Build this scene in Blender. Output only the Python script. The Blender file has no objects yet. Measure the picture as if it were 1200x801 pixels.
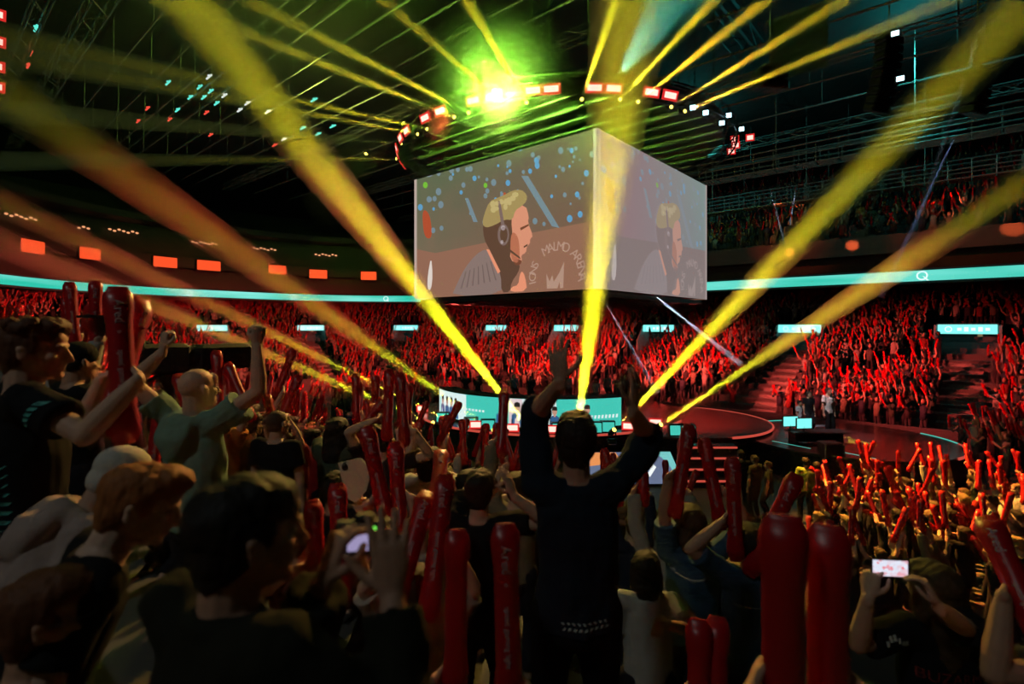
import bpy, bmesh, math, random
import numpy as np
from mathutils import Vector, Matrix, Quaternion, noise
random.seed(7); RNG = np.random.default_rng(7)
S = bpy.context.scene
COL = S.collection
PI = math.pi
H = 5.2                      # camera height above the arena floor
F = 620.0                    # focal length in pixels of the 1200 x 801 frame
HOR = 382.0                  # image row of the horizon
UX, UY = -0.755, 0.656       # arena long axis in world x, y
VX, VY = 0.656, 0.755        # arena short axis


def P(px, py, d):
    return Vector(((px - 600) / F * d, d, H - (py - HOR) / F * d))


def A(u, v, z=0.0):
    return Vector((u * UX + v * VX, u * UY + v * VY, z))


def UV(x, y):
    return x * UX + y * UY, x * VX + y * VY


def proj(p):
    return 600 + F * p[0] / p[1], HOR - F * (p[2] - H) / p[1]


def R(d):
    return math.radians(d)


# ------------------------------------------------------------------ materials
def nodes(name):
    m = bpy.data.materials.new(name)
    m.use_nodes = True
    nt = m.node_tree
    return m, nt, nt.nodes['Principled BSDF']


def N(nt, t, **kw):
    n = nt.nodes.new(t)
    for k, v in kw.items():
        setattr(n, k, v)
    return n


def mat(name, col, rough=0.6, metal=0.0, noise_scale=None, noise_amt=0.25, bump=0.0, emit=None, estr=0.0, spec=None, coat=0.0):
    m, nt, b = nodes(name)
    b.inputs['Base Color'].default_value = (*col, 1)
    b.inputs['Roughness'].default_value = rough
    b.inputs['Metallic'].default_value = metal
    if spec is not None:
        b.inputs['Specular IOR Level'].default_value = spec
    if coat:
        b.inputs['Coat Weight'].default_value = coat
        b.inputs['Coat Roughness'].default_value = .2
    if emit:
        b.inputs['Emission Color'].default_value = (*emit, 1)
        b.inputs['Emission Strength'].default_value = estr
    if noise_scale:
        tc = N(nt, 'ShaderNodeTexCoord')
        nz = N(nt, 'ShaderNodeTexNoise')
        nz.inputs['Scale'].default_value = noise_scale
        nz.inputs['Detail'].default_value = 3
        nt.links.new(tc.outputs['Object'], nz.inputs['Vector'])
        mp = N(nt, 'ShaderNodeMapRange')
        mp.inputs['To Min'].default_value = 1 - noise_amt
        mp.inputs['To Max'].default_value = 1 + noise_amt
        nt.links.new(nz.outputs['Fac'], mp.inputs['Value'])
        mx = N(nt, 'ShaderNodeMix', data_type='RGBA', blend_type='MULTIPLY')
        mx.inputs['Factor'].default_value = 1
        mx.inputs['A'].default_value = (*col, 1)
        nt.links.new(mp.outputs['Result'], mx.inputs['B'])
        nt.links.new(mx.outputs['Result'], b.inputs['Base Color'])
        if bump:
            bp = N(nt, 'ShaderNodeBump')
            bp.inputs['Strength'].default_value = bump
            bp.inputs['Distance'].default_value = .01
            nt.links.new(nz.outputs['Fac'], bp.inputs['Height'])
            nt.links.new(bp.outputs['Normal'], b.inputs['Normal'])
    return m


def mat_obj(name, rough, noise_scale, noise_amt, bump=0.0, stretch=(1, 1, 1), spec=.3, sss=0.0):
    """colour comes from the object's own colour"""
    m, nt, b = nodes(name)
    b.inputs['Roughness'].default_value = rough
    b.inputs['Specular IOR Level'].default_value = spec
    oi = N(nt, 'ShaderNodeObjectInfo')
    tc = N(nt, 'ShaderNodeTexCoord')
    mpg = N(nt, 'ShaderNodeMapping')
    mpg.inputs['Scale'].default_value = stretch
    nz = N(nt, 'ShaderNodeTexNoise')
    nz.inputs['Scale'].default_value = noise_scale
    nz.inputs['Detail'].default_value = 4
    nt.links.new(tc.outputs['Object'], mpg.inputs['Vector'])
    nt.links.new(mpg.outputs['Vector'], nz.inputs['Vector'])
    mp = N(nt, 'ShaderNodeMapRange')
    mp.inputs['To Min'].default_value = 1 - noise_amt
    mp.inputs['To Max'].default_value = 1 + noise_amt
    nt.links.new(nz.outputs['Fac'], mp.inputs['Value'])
    mx = N(nt, 'ShaderNodeMix', data_type='RGBA', blend_type='MULTIPLY')
    mx.inputs['Factor'].default_value = 1
    nt.links.new(oi.outputs['Color'], mx.inputs['A'])
    nt.links.new(mp.outputs['Result'], mx.inputs['B'])
    nt.links.new(mx.outputs['Result'], b.inputs['Base Color'])
    if bump:
        bp = N(nt, 'ShaderNodeBump')
        bp.inputs['Strength'].default_value = bump
        bp.inputs['Distance'].default_value = .006
        nt.links.new(nz.outputs['Fac'], bp.inputs['Height'])
        nt.links.new(bp.outputs['Normal'], b.inputs['Normal'])
    return m


def mat_emit(name, col, s):
    m, nt, b = nodes(name)
    b.inputs['Base Color'].default_value = (0.02, .02, .02, 1)
    b.inputs['Roughness'].default_value = .4
    b.inputs['Emission Color'].default_value = (*col, 1)
    b.inputs['Emission Strength'].default_value = s
    return m


M = {}
M['skin'] = mat_obj('skin', .55, 30, .12, .08)
M['cloth'] = mat_obj('cloth', .9, 60, .22, .25, spec=.1)
M['hair'] = mat_obj('hair', .65, 70, .45, .5, (1, 1, .35), spec=.25)
M['black'] = mat('black_paint', (.012, .012, .014), .6, 0, 20, .2)
M['black_metal'] = mat('black_metal', (.02, .021, .024), .45, .6, 30, .2)
M['steel'] = mat('steel_truss', (.34, .34, .33), .5, .5, 15, .25)
M['darksteel'] = mat('dark_steel', (.035, .038, .04), .5, .5, 15, .25)
M['roof'] = mat('roof_deck', (.03, .034, .036), .8, 0, .6, .4)
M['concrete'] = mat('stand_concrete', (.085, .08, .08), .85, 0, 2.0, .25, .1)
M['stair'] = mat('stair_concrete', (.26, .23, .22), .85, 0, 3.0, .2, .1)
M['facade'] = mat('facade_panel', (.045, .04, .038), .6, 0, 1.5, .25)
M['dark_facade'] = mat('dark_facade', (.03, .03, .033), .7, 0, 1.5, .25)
M['white_panel'] = mat('white_panel', (.55, .58, .58), .6, 0, 3, .1)
M['stage_black'] = mat('stage_black', (.018, .018, .02), .35, 0, 6, .3)
M['red_vinyl'] = mat('red_vinyl', (.45, .006, .012), .34, 0, 9, .12, .05, spec=.5)
M['white_print'] = mat('white_print', (.62, .45, .45), .6)
M['eye'] = mat('eye_white', (.34, .31, .29), .35)
M['lens'] = mat('lens_glass', (.01, .01, .02), .05, 0, spec=.8)


# ------------------------------------------------------------------ mesh builder
class MB:
    def __init__(self):
        self.v = []; self.f = []; self.m = []

    def add(self, vs, fs, mi=0):
        o = len(self.v)
        self.v.extend([tuple(p) for p in vs])
        self.f.extend([tuple(i + o for i in f) for f in fs])
        self.m.extend([mi] * len(fs))
        return self

    def box(self, c, s, rot=None, mi=0, bevel=0.0):
        hx, hy, hz = s[0] / 2, s[1] / 2, s[2] / 2
        c = Vector(c)
        if bevel:
            b = min(bevel, hx * .9, hy * .9, hz * .9)
            pts = []
            for z, k in ((-hz, b), (-hz + b, 0), (hz - b, 0), (hz, b)):
                for x, y in ((-hx + b, -hy), (hx - b, -hy), (hx, -hy + b), (hx, hy - b), (hx - b, hy), (-hx + b, hy), (-hx, hy - b), (-hx, -hy + b)):
                    pts.append(Vector((x * (1 - k / hx) if k else x, y * (1 - k / hy) if k else y, z)))
            fs = []
            for r in range(3):
                for i in range(8):
                    j = (i + 1) % 8
                    fs.append((r * 8 + i, r * 8 + j, r * 8 + 8 + j, r * 8 + 8 + i))
            fs.append(tuple(range(7, -1, -1))); fs.append(tuple(range(24, 32)))
        else:
            pts = [Vector((x, y, z)) for z in (-hz, hz) for x, y in ((-hx, -hy), (hx, -hy), (hx, hy), (-hx, hy))]
            fs = [(3, 2, 1, 0), (4, 5, 6, 7), (0, 1, 5, 4), (1, 2, 6, 5), (2, 3, 7, 6), (3, 0, 4, 7)]
        if rot is not None:
            pts = [rot @ p for p in pts]
        return self.add([c + p for p in pts], fs, mi)

    def tube(self, pts, rad, n=8, caps=True, mi=0, squash=None, hint=None, rnd=False):
        """sweep along pts; rad: number or list of r / (rx, ry); rnd: rounded ends"""
        pts = [Vector(p) for p in pts]
        if not isinstance(rad, (list, tuple)):
            rad = [rad] * len(pts)
        rad = [r if isinstance(r, (tuple, list)) else (r, r) for r in rad]
        tang = []
        for i in range(len(pts)):
            a = pts[max(i - 1, 0)]; b = pts[min(i + 1, len(pts) - 1)]
            t = (b - a)
            tang.append(t.normalized() if t.length > 1e-9 else Vector((0, 0, 1)))
        if rnd:
            p0, p1 = pts[0], pts[-1]
            t0, t1 = tang[0], tang[-1]
            r0, r1 = rad[0], rad[-1]
            h0 = min(r0); h1 = min(r1)
            npt, nr, ntg = [], [], []
            for q in (1.0, .86, .5):
                c = math.sqrt(max(0, 1 - q * q))
                c = max(c, .12)
                npt.append(p0 - t0 * h0 * q); nr.append((r0[0] * c, r0[1] * c)); ntg.append(t0)
            npt += pts; nr += rad; ntg += tang
            for q in (.5, .86, 1.0):
                c = max(math.sqrt(max(0, 1 - q * q)), .12)
                npt.append(p1 + t1 * h1 * q); nr.append((r1[0] * c, r1[1] * c)); ntg.append(t1)
            pts, rad, tang = npt, nr, ntg
        x = Vector(hint) if hint is not None else (Vector((1, 0, 0)) if abs(tang[0].x) < .8 else Vector((0, 1, 0)))
        vs = []
        for p, t, r in zip(pts, tang, rad):
            x = (x - t * x.dot(t))
            x = x.normalized() if x.length > 1e-6 else t.orthogonal().normalized()
            y = t.cross(x)
            for k in range(n):
                a = 2 * PI * k / n
                vs.append(p + x * (math.cos(a) * r[0]) + y * (math.sin(a) * r[1]))
        fs = []
        L = len(pts)
        for i in range(L - 1):
            for k in range(n):
                j = (k + 1) % n
                fs.append((i * n + k, i * n + j, i * n + n + j, i * n + n + k))
        if caps:
            fs.append(tuple(range(n - 1, -1, -1)))
            fs.append(tuple(range((L - 1) * n, L * n)))
        return self.add(vs, fs, mi)

    def ell(self, c, r, rot=None, nu=14, nv=9, mi=0):
        c = Vector(c)
        vs = [Vector((0, 0, -r[2]))]
        for i in range(1, nv):
            a = -PI / 2 + PI * i / nv
            for k in range(nu):
                b = 2 * PI * k / nu
                vs.append(Vector((r[0] * math.cos(a) * math.cos(b), r[1] * math.cos(a) * math.sin(b), r[2] * math.sin(a))))
        vs.append(Vector((0, 0, r[2])))
        fs = []
        for k in range(nu):
            j = (k + 1) % nu
            fs.append((0, 1 + j, 1 + k))
            for i in range(nv - 2):
                fs.append((1 + i * nu + k, 1 + i * nu + j, 1 + (i + 1) * nu + j, 1 + (i + 1) * nu + k))
            fs.append((1 + (nv - 2) * nu + k, 1 + (nv - 2) * nu + j, len(vs) - 1))
        if rot is not None:
            vs = [rot @ v for v in vs]
        return self.add([c + v for v in vs], fs, mi)

    def quad(self, a, b, c, d, mi=0):
        return self.add([a, b, c, d], [(0, 1, 2, 3)], mi)

    def xf(self, mtx):
        self.v = [tuple(mtx @ Vector(p)) for p in self.v]
        return self

    def mesh(self, name, mats=None, smooth=False):
        me = bpy.data.meshes.new(name)
        me.from_pydata(self.v, [], self.f)
        for m in (mats or []):
            me.materials.append(m)
        if mats and len(mats) > 1:
            me.polygons.foreach_set('material_index', self.m)
        if smooth:
            me.polygons.foreach_set('use_smooth', [True] * len(me.polygons))
        me.update()
        return me

    def obj(self, name, mats, parent=None, smooth=False, loc=None):
        if not isinstance(mats, (list, tuple)):
            mats = [mats]
        o = bpy.data.objects.new(name, self.mesh(name, mats, smooth))
        COL.objects.link(o)
        if parent is not None:
            o.parent = parent
        if loc is not None:
            o.location = loc
        return o


def tag(o, label=None, cat=None, group=None, kind=None):
    if label: o['label'] = label
    if cat: o['category'] = cat
    if group: o['group'] = group
    if kind: o['kind'] = kind
    return o


def empty(name, loc=(0, 0, 0), rz=0.0):
    o = bpy.data.objects.new(name, None)
    o.empty_display_size = .2
    COL.objects.link(o)
    o.location = loc
    o.rotation_euler = (0, 0, rz)
    return o


def copy_tree(o, parent=None):
    c = o.copy()
    COL.objects.link(c)
    if parent is not None:
        c.parent = parent
    for ch in list(o.children):
        copy_tree(ch, c)
    return c


def struct(o):
    o['kind'] = 'structure'
    return o


def text_mesh(s, size=1.0, extrude=0.0):
    cu = bpy.data.curves.new('lettering', 'FONT')
    cu.body = s
    cu.size = size
    cu.align_x = 'CENTER'; cu.align_y = 'CENTER'
    cu.extrude = extrude
    cu.resolution_u = 3
    o = bpy.data.objects.new('lettering', cu)
    COL.objects.link(o)
    dg = bpy.context.evaluated_depsgraph_get()
    me = bpy.data.meshes.new_from_object(o.evaluated_get(dg))
    vs = [v.co.copy() for v in me.vertices]
    fs = [tuple(p.vertices) for p in me.polygons]
    bpy.data.objects.remove(o); bpy.data.curves.remove(cu); bpy.data.meshes.remove(me)
    return vs, fs


# ------------------------------------------------------------------ camera
cam = bpy.data.cameras.new('camera')
cam.sensor_width = 36
cam.lens = 36 * F / 1200
cam.shift_y = -(400.5 - HOR) / 1200
cam.clip_start = .05; cam.clip_end = 400
cam.dof.use_dof = True; cam.dof.focus_distance = 18; cam.dof.aperture_fstop = 2.0
co = bpy.data.objects.new('camera', cam)
co.location = (0, 0, H); co.rotation_euler = (PI / 2, 0, 0)
COL.objects.link(co)
S.camera = co
S.view_settings.view_transform = 'Standard'
S.view_settings.look = 'None'
S.view_settings.exposure = 0
S.view_settings.gamma = 1
S.view_settings.use_curve_mapping = False
w = bpy.data.worlds.new('world')
S.world = w
w.use_nodes = True
w.node_tree.nodes['Background'].inputs['Color'].default_value = (.35, .5, .45, 1)
w.node_tree.nodes['Background'].inputs['Strength'].default_value = .012
S.cycles.max_bounces = 6
S.cycles.diffuse_bounces = 2
S.cycles.glossy_bounces = 2
S.cycles.volume_bounces = 0
S.cycles.transparent_max_bounces = 32
S.cycles.use_denoising = True
S.cycles.denoising_input_passes = 'RGB'
S.cycles.sample_clamp_indirect = 3
S.cycles.use_light_tree = True
S.cycles.use_adaptive_sampling = False
S.cycles.caustics_reflective = False
S.cycles.caustics_refractive = False


def spot(name, loc, target, watts, col, angle, blend=.5, size=.1):
    l = bpy.data.lights.new(name, 'SPOT')
    l.energy = watts; l.color = col; l.spot_size = angle; l.spot_blend = blend
    l.shadow_soft_size = size
    o = bpy.data.objects.new(name, l)
    COL.objects.link(o)
    o.location = loc
    d = Vector(target) - Vector(loc)
    o.rotation_euler = d.to_track_quat('-Z', 'Y').to_euler()
    return o


def point(name, loc, watts, col, size=.15):
    l = bpy.data.lights.new(name, 'POINT')
    l.energy = watts; l.color = col; l.shadow_soft_size = size
    o = bpy.data.objects.new(name, l)
    COL.objects.link(o); o.location = loc
    return o
# ------------------------------------------------------------------ the arena bowl
UC, VC, HU, HV, RC = 13.0, 18.2, 27.0, 9.6, 7.0


def loop(o, n_arc=14, seg=2.5):
    """rounded rectangle round the rink, grown by o; starts at the near side, runs to the far left end and back along the far side"""
    cu, cv, r = HU - RC, HV - RC, RC + o
    pts = []

    def line(a, b):
        L = math.hypot(b[0] - a[0], b[1] - a[1]); n = max(1, int(L / seg))
        for i in range(n):
            t = i / n
            pts.append((a[0] + (b[0] - a[0]) * t, a[1] + (b[1] - a[1]) * t))

    def arc(c, a0, a1):
        for i in range(n_arc):
            a = a0 + (a1 - a0) * i / n_arc
            pts.append((c[0] + r * math.cos(a), c[1] + r * math.sin(a)))
    line((UC - cu, VC - HV - o), (UC + cu, VC - HV - o))
    arc((UC + cu, VC - cv), -PI / 2, 0)
    line((UC + HU + o, VC - cv), (UC + HU + o, VC + cv))
    arc((UC + cu, VC + cv), 0, PI / 2)
    line((UC + cu, VC + HV + o), (UC - cu, VC + HV + o))
    arc((UC - cu, VC + cv), PI / 2, PI)
    line((UC - HU - o, VC + cv), (UC - HU - o, VC - cv))
    arc((UC - cu, VC - cv), PI, 1.5 * PI)
    return pts


def offset_of(u, v):
    """distance outside the rink board (negative inside)"""
    du = abs(u - UC) - (HU - RC); dv = abs(v - VC) - (HV - RC)
    return math.hypot(max(du, 0), max(dv, 0)) + min(max(du, dv), 0) - RC


STEP, TREAD, Z0 = .3, .8, .42


def row_z(k):
    return Z0 + STEP * k


def stand_z(u, v):
    o = offset_of(u, v)
    return 0.0 if o < 0 else row_z(int(o / TREAD))


def strip(mb, la, za, lb, zb, close=True, mi=0):
    n = len(la)
    vs = [A(u, v, za) for u, v in la] + [A(u, v, zb) for u, v in lb]
    fs = []
    for i in range(n if close else n - 1):
        j = (i + 1) % n
        fs.append((i, j, n + j, n + i))
    mb.add(vs, fs, mi)


def far_part(pts, u_near=18.0):
    """the stretch of a loop from the near left side round the end to the far side (open)"""
    out = []
    started = False
    for (u, v) in pts:
        near = v < VC - HV + .01 and u < UC + HU - RC - .01
        if near:
            if u >= u_near: out.append((u, v))
            continue
        if u < -7.01: continue
        out.append((u, v))
    return out


mb = MB()
for k in range(24):
    la, lb = loop(TREAD * k), loop(TREAD * (k + 1))
    zp = row_z(k - 1) if k else 0.0
    strip(mb, la, zp, la, row_z(k))
    strip(mb, la, row_z(k), lb, row_z(k))
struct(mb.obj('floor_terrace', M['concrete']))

mfl, nt, b = nodes('arena_floor')
tc = N(nt, 'ShaderNodeTexCoord'); nz = N(nt, 'ShaderNodeTexNoise'); wv = N(nt, 'ShaderNodeTexBrick')
nz.inputs['Scale'].default_value = .8
wv.inputs['Scale'].default_value = .5
wv.inputs['Color1'].default_value = (.12, .075, .06, 1); wv.inputs['Color2'].default_value = (.16, .10, .08, 1)
wv.inputs['Mortar'].default_value = (.06, .04, .035, 1); wv.inputs['Mortar Size'].default_value = .008
nt.links.new(tc.outputs['Object'], wv.inputs['Vector']); nt.links.new(tc.outputs['Object'], nz.inputs['Vector'])
mx = N(nt, 'ShaderNodeMix', data_type='RGBA', blend_type='MULTIPLY'); mx.inputs['Factor'].default_value = .5
nt.links.new(wv.outputs['Color'], mx.inputs['A']); nt.links.new(nz.outputs['Color'], mx.inputs['B'])
nt.links.new(mx.outputs['Result'], b.inputs['Base Color'])
b.inputs['Roughness'].default_value = .55
mb = MB(); l0 = loop(0.0)
mb.add([A(u, v, 0) for u, v in l0], [tuple(range(len(l0)))])
struct(mb.obj('floor', mfl))

# rink board
mb = MB()
la, lb = loop(-.06), loop(-.18)
strip(mb, la, 0, la, 1.0); strip(mb, la, 1.0, lb, 1.0); strip(mb, lb, 1.0, lb, 0)
struct(mb.obj('trim_1', mat('rink_board', (.09, .09, .095), .5, 0, 2, .3)))

# roof and outer walls
mb = MB(); lo = loop(30, 6, 8)
mb.add([A(u, v, 19.5) for u, v in lo], [tuple(reversed(range(len(lo))))])
struct(mb.obj('ceiling', M['roof']))
mb = MB(); strip(mb, lo, 0, lo, 19.5)
struct(mb.obj('wall_outer', M['roof']))
mb = MB(); l2 = far_part(loop(19.2)); strip(mb, l2, 6.0, l2, 8.3, False)
struct(mb.obj('wall_concourse', M['dark_facade']))

# balcony round the far half: soffit, fascia behind the LED ribbon, front of the suites
BO = 8.2
ZR0, ZR1 = 7.64, 8.2
lf = far_part(loop(BO)); lf2 = far_part(loop(BO + .35)); lb_ = far_part(loop(19.2))
mb = MB()
strip(mb, lf2, 7.5, lb_, 8.2, False)
struct(mb.obj('ceiling_balcony', M['dark_facade']))
mb = MB()
strip(mb, lf, 7.5, lf2, 7.5, False); strip(mb, lf, 7.5, lf, 8.32, False); strip(mb, lf, 8.32, lf2, 8.32, False)
struct(mb.obj('trim_2', M['dark_facade']))


def is_far_side(u, v):
    return v > VC + HV + 3 and u < 33


# suite fronts
mb = MB()
ls = far_part(loop(BO + 1.6)); strip(mb, lf2, 8.32, ls, 8.32, False)
strip(mb, ls, 8.32, ls, 10.0, False)
struct(mb.obj('wall_suites', M['facade']))
le = [q for q in far_part(loop(BO + .5)) if not (q[1] > VC + HV + BO and q[0] < 26)]
le2 = [q for q in far_part(loop(BO + 3.0)) if not (q[1] > VC + HV + BO + 2.5 and q[0] < 26)]
mb = MB()
n = min(len(le), len(le2)); le = le[:n]; le2 = le2[:n]
strip(mb, le, 10.0, le, 10.9, False); strip(mb, le, 10.9, le2, 10.9, False); strip(mb, le2, 10.9, le2, 13.4, False)
strip(mb, le2, 13.4, le, 13.4, False); strip(mb, le, 13.4, le, 13.9, False)
strip(mb, le, 10.0, le2, 10.0, False)
struct(mb.obj('wall_press', M['facade']))
# upper tier on the far side
mb = MB()
e0 = A(27, VC + HV + BO + .3), A(-9.5, VC + HV + BO + .3)
for k in range(13):
    v0 = VC + HV + BO + .3 + .8 * k; z0 = 9.7 + .48 * k
    if k == 0:
        mb.quad(A(27, v0, 9.3), A(-9.5, v0, 9.3), A(-9.5, v0, 10.35), A(27, v0, 10.35))
        mb.quad(A(27, v0, 10.35), A(-9.5, v0, 10.35), A(-9.5, v0 + .15, 10.35), A(27, v0 + .15, 10.35))
        mb.quad(A(27, v0 + .15, 10.35), A(-9.5, v0 + .15, 10.35), A(-9.5, v0 + .15, z0), A(27, v0 + .15, z0))
        mb.quad(A(27, v0, 9.3), A(-9.5, v0, 9.3), A(-9.5, v0 + 1.6, 9.3), A(27, v0 + 1.6, 9.3))
    else:
        mb.quad(A(27, v0, z0 - .48), A(-9.5, v0, z0 - .48), A(-9.5, v0, z0), A(27, v0, z0))
    mb.quad(A(27, v0, z0), A(-9.5, v0, z0), A(-9.5, v0 + .8, z0), A(27, v0 + .8, z0))
struct(mb.obj('floor_gallery', mat('gallery', (.13, .09, .08), .8, 0, 2, .3)))


def up_row(k):
    return VC + HV + BO + .3 + .8 * k + .45, 9.7 + .48 * k


# LED ribbon
mr, nt, b = nodes('ribbon_led')
tc = N(nt, 'ShaderNodeTexCoord'); mp = N(nt, 'ShaderNodeMapping'); mp.inputs['Scale'].default_value = (.12, .12, .9)
nz = N(nt, 'ShaderNodeTexNoise'); nz.inputs['Scale'].default_value = 1.0; nz.inputs['Detail'].default_value = 2
cr = N(nt, 'ShaderNodeValToRGB')
cr.color_ramp.elements[0].position = .38; cr.color_ramp.elements[0].color = (.015, .62, .45, 1)
cr.color_ramp.elements[1].position = .72; cr.color_ramp.elements[1].color = (.25, .95, .85, 1)
nt.links.new(tc.outputs['Object'], mp.inputs['Vector']); nt.links.new(mp.outputs['Vector'], nz.inputs['Vector'])
nt.links.new(nz.outputs['Fac'], cr.inputs['Fac']); nt.links.new(cr.outputs['Color'], b.inputs['Emission Color'])
b.inputs['Emission Strength'].default_value = .9
b.inputs['Base Color'].default_value = (.01, .02, .02, 1)
rib = empty('led_ribbon', A(UC + HU, VC, 0))
mb = MB()
lr = far_part(loop(BO - .08)); strip(mb, lr, ZR0, lr, ZR1, False); strip(mb, lr, ZR1, lf, ZR1, False); strip(mb, lr, ZR0, lf, ZR0, False)
o = mb.obj('display', mr)
o.parent = rib; o.matrix_parent_inverse = Matrix.Translation(-rib.location)
M['led_white'] = mat_emit('led_white', (.8, 1, .97), 1.1)
tag(rib, 'long teal LED ribbon board running round the balcony front', 'LED board')


def path_points(pts, s0, step):
    """positions and tangents along an open polyline"""
    out = []; acc = -s0
    for a, b in zip(pts[:-1], pts[1:]):
        a = Vector(a); b = Vector(b); L = (b - a).length; t = (b - a) / L
        while acc + L >= 0 and acc <= 0 and -acc <= L:
            out.append((a + t * (-acc), t)); acc -= step
        acc += L
    return out


def ring_mark(mb, c, ex, ez, r, w, n=20):
    vs = []
    for k in range(n):
        a = 2 * PI * k / n
        d = ex * math.cos(a) + ez * math.sin(a)
        vs += [c + d * r, c + d * (r - w)]
    mb.add(vs, [(2 * k, 2 * ((k + 1) % n), 2 * ((k + 1) % n) + 1, 2 * k + 1) for k in range(n)])


lm = far_part(loop(BO - .1))
for i, (q, t) in enumerate(path_points(lm, 4.0, 8.6)):
    mb = MB()
    ex = A(t.x, t.y) ; ez = Vector((0, 0, 1)); c = A(q.x, q.y, (ZR0 + ZR1) / 2)
    ring_mark(mb, c, ex, ez, .25, .07)
    mb.quad(c + ex * .02 - ez * .02, c + ex * .10 - ez * .06, c + ex * .30 - ez * .27, c + ex * .2 - ez * .27)
    o = mb.obj('logo', M['led_white']); o.parent = rib; o.matrix_parent_inverse = Matrix.Translation(-rib.location)

# vomitories in the lower bowl
M['sign_teal'] = mat_emit('sign_teal', (.22, .95, .88), 1.1)
M['door_glow'] = mat_emit('door_glow', (.55, .42, .2), .35)
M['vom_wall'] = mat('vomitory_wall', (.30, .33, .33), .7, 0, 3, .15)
VOM = []
RV = 9.0


def vom_at(px):
    dx = (px - 600) / F
    for i in range(200, 900):
        d = i * .1
        u, v = UV(dx * d, d)
        if offset_of(u, v) > RV: return u, v
    return None


vom_px = [80, 248, 364, 476, 582, 664, 772, 937, 1133]
M['sign_logo'] = mat_emit('sign_logo', (.9, 1, 1), 1.0)
where = ['behind the sticks at the far left', 'second from the left', 'third from the left in the curve', 'left of the big screen foot', 'just under the left half of the hanging screen', 'under the hanging screen, beside its yellow beam', 'under the right corner of the hanging screen', 'right of the hanging screen above the round stage', 'at the far right above the bare stair']
for i, px in enumerate(vom_px):
    u, v = vom_at(px)
    # outward normal
    e = .01
    g = Vector((offset_of(u + e, v) - offset_of(u - e, v), offset_of(u, v + e) - offset_of(u, v - e))).normalized()
    out = A(g.x, g.y).normalized(); side = Vector((out.y, -out.x, 0))
    VOM.append((u, v))
    zf = row_z(int((RV - .6) / TREAD)) - .1
    root = empty('stand_entrance', A(u, v, zf))
    tag(root, 'stand entrance with teal sign, ' + where[i], 'entrance', 'entrances in the lower stand')
    rot = Matrix((side, out, Vector((0, 0, 1)))).transposed()
    hw = 1.25
    for s in (-1, 1):        # sloping side cheeks
        m1 = MB()
        pts = [Vector((s * hw, -.9, 0)), Vector((s * hw, 2.4, 0)), Vector((s * hw, 2.4, 1.95)), Vector((s * hw, .0, 1.95)), Vector((s * hw, -.9, .75))]
        q = [p + Vector((s * .12, 0, 0)) for p in pts]
        m1.add(pts + q, [(0, 1, 2, 3, 4), (9, 8, 7, 6, 5)] + [(j, (j + 1) % 5, 5 + (j + 1) % 5, 5 + j) for j in range(5)])
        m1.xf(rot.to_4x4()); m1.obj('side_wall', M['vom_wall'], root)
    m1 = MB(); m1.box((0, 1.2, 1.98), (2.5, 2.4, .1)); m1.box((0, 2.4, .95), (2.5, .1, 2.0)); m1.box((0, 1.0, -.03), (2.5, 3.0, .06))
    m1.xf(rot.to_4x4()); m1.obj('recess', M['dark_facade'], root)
    m1 = MB(); m1.box((.45, 2.32, .85), (.9, .06, 1.7)); m1.xf(rot.to_4x4()); dd = m1.obj('door', M['facade'], root)
    m1 = MB(); m1.box((.55, 2.28, 1.15), (.22, .04, .6)); m1.xf(rot.to_4x4()); m1.obj('window', M['door_glow'], dd)
    m1 = MB(); m1.box((0, -.1, 1.72), (2.4, .14, .5), bevel=.02); m1.xf(rot.to_4x4()); sg = m1.obj('sign', M['sign_teal'], root)
    m1 = MB()
    ring_mark(m1, Vector((-.75, -.18, 1.72)), Vector((1, 0, 0)), Vector((0, 0, 1)), .16, .05, 14)
    for j in range(5):
        m1.box((-.3 + j * .28, -.178, 1.72), (.18, .01, .16 + .08 * (j % 2)))
    m1.xf(rot.to_4x4()); m1.obj('lettering', M['sign_logo'], sg)
    # bare stair down to the rink
    st = MB()
    kk = int((RV - .9) / TREAD)
    for k in range(0, kk):
        for hh in (0, 1):
            oo = TREAD * k + .4 * hh
            base = A(u, v, 0) - out * (RV - oo)
            st.box(base + out * .2 + Vector((0, 0, row_z(k) - .15 + .15 * hh - .02)), (1.25, .4, .36), rot)
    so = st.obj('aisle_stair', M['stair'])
    tag(so, 'aisle stair below the entrance ' + where[i], 'stair', 'aisle stairs in the lower stand')
def lin(r, g, b):
    f = lambda c: (c / 255 / 12.92) if c / 255 <= .04045 else ((c / 255 + .055) / 1.055) ** 2.4
    return (f(r), f(g), f(b))


def truss(mb, a, b, w=.3, r=.025, bay=.5, n=5):
    """box truss with lacing"""
    a = Vector(a); b = Vector(b); t = (b - a).normalized(); L = (b - a).length
    s = t.cross(Vector((0, 0, 1)))
    s = s.normalized() if s.length > .05 else Vector((1, 0, 0))
    u = s.cross(t)
    cs = [(s * x + u * z) * (w / 2) for x, z in ((-1, -1), (1, -1), (1, 1), (-1, 1))]
    for c in cs:
        mb.tube([a + c, b + c], r, n)
    nb = max(1, int(L / bay))
    for i in range(nb):
        p0 = a + t * (L * i / nb); p1 = a + t * (L * (i + 1) / nb)
        for j in range(4):
            c0, c1 = cs[j], cs[(j + 1) % 4]
            mb.tube([p0 + (c0 if i % 2 else c1), p1 + (c1 if i % 2 else c0)], r * .5, 3, caps=False)


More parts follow.
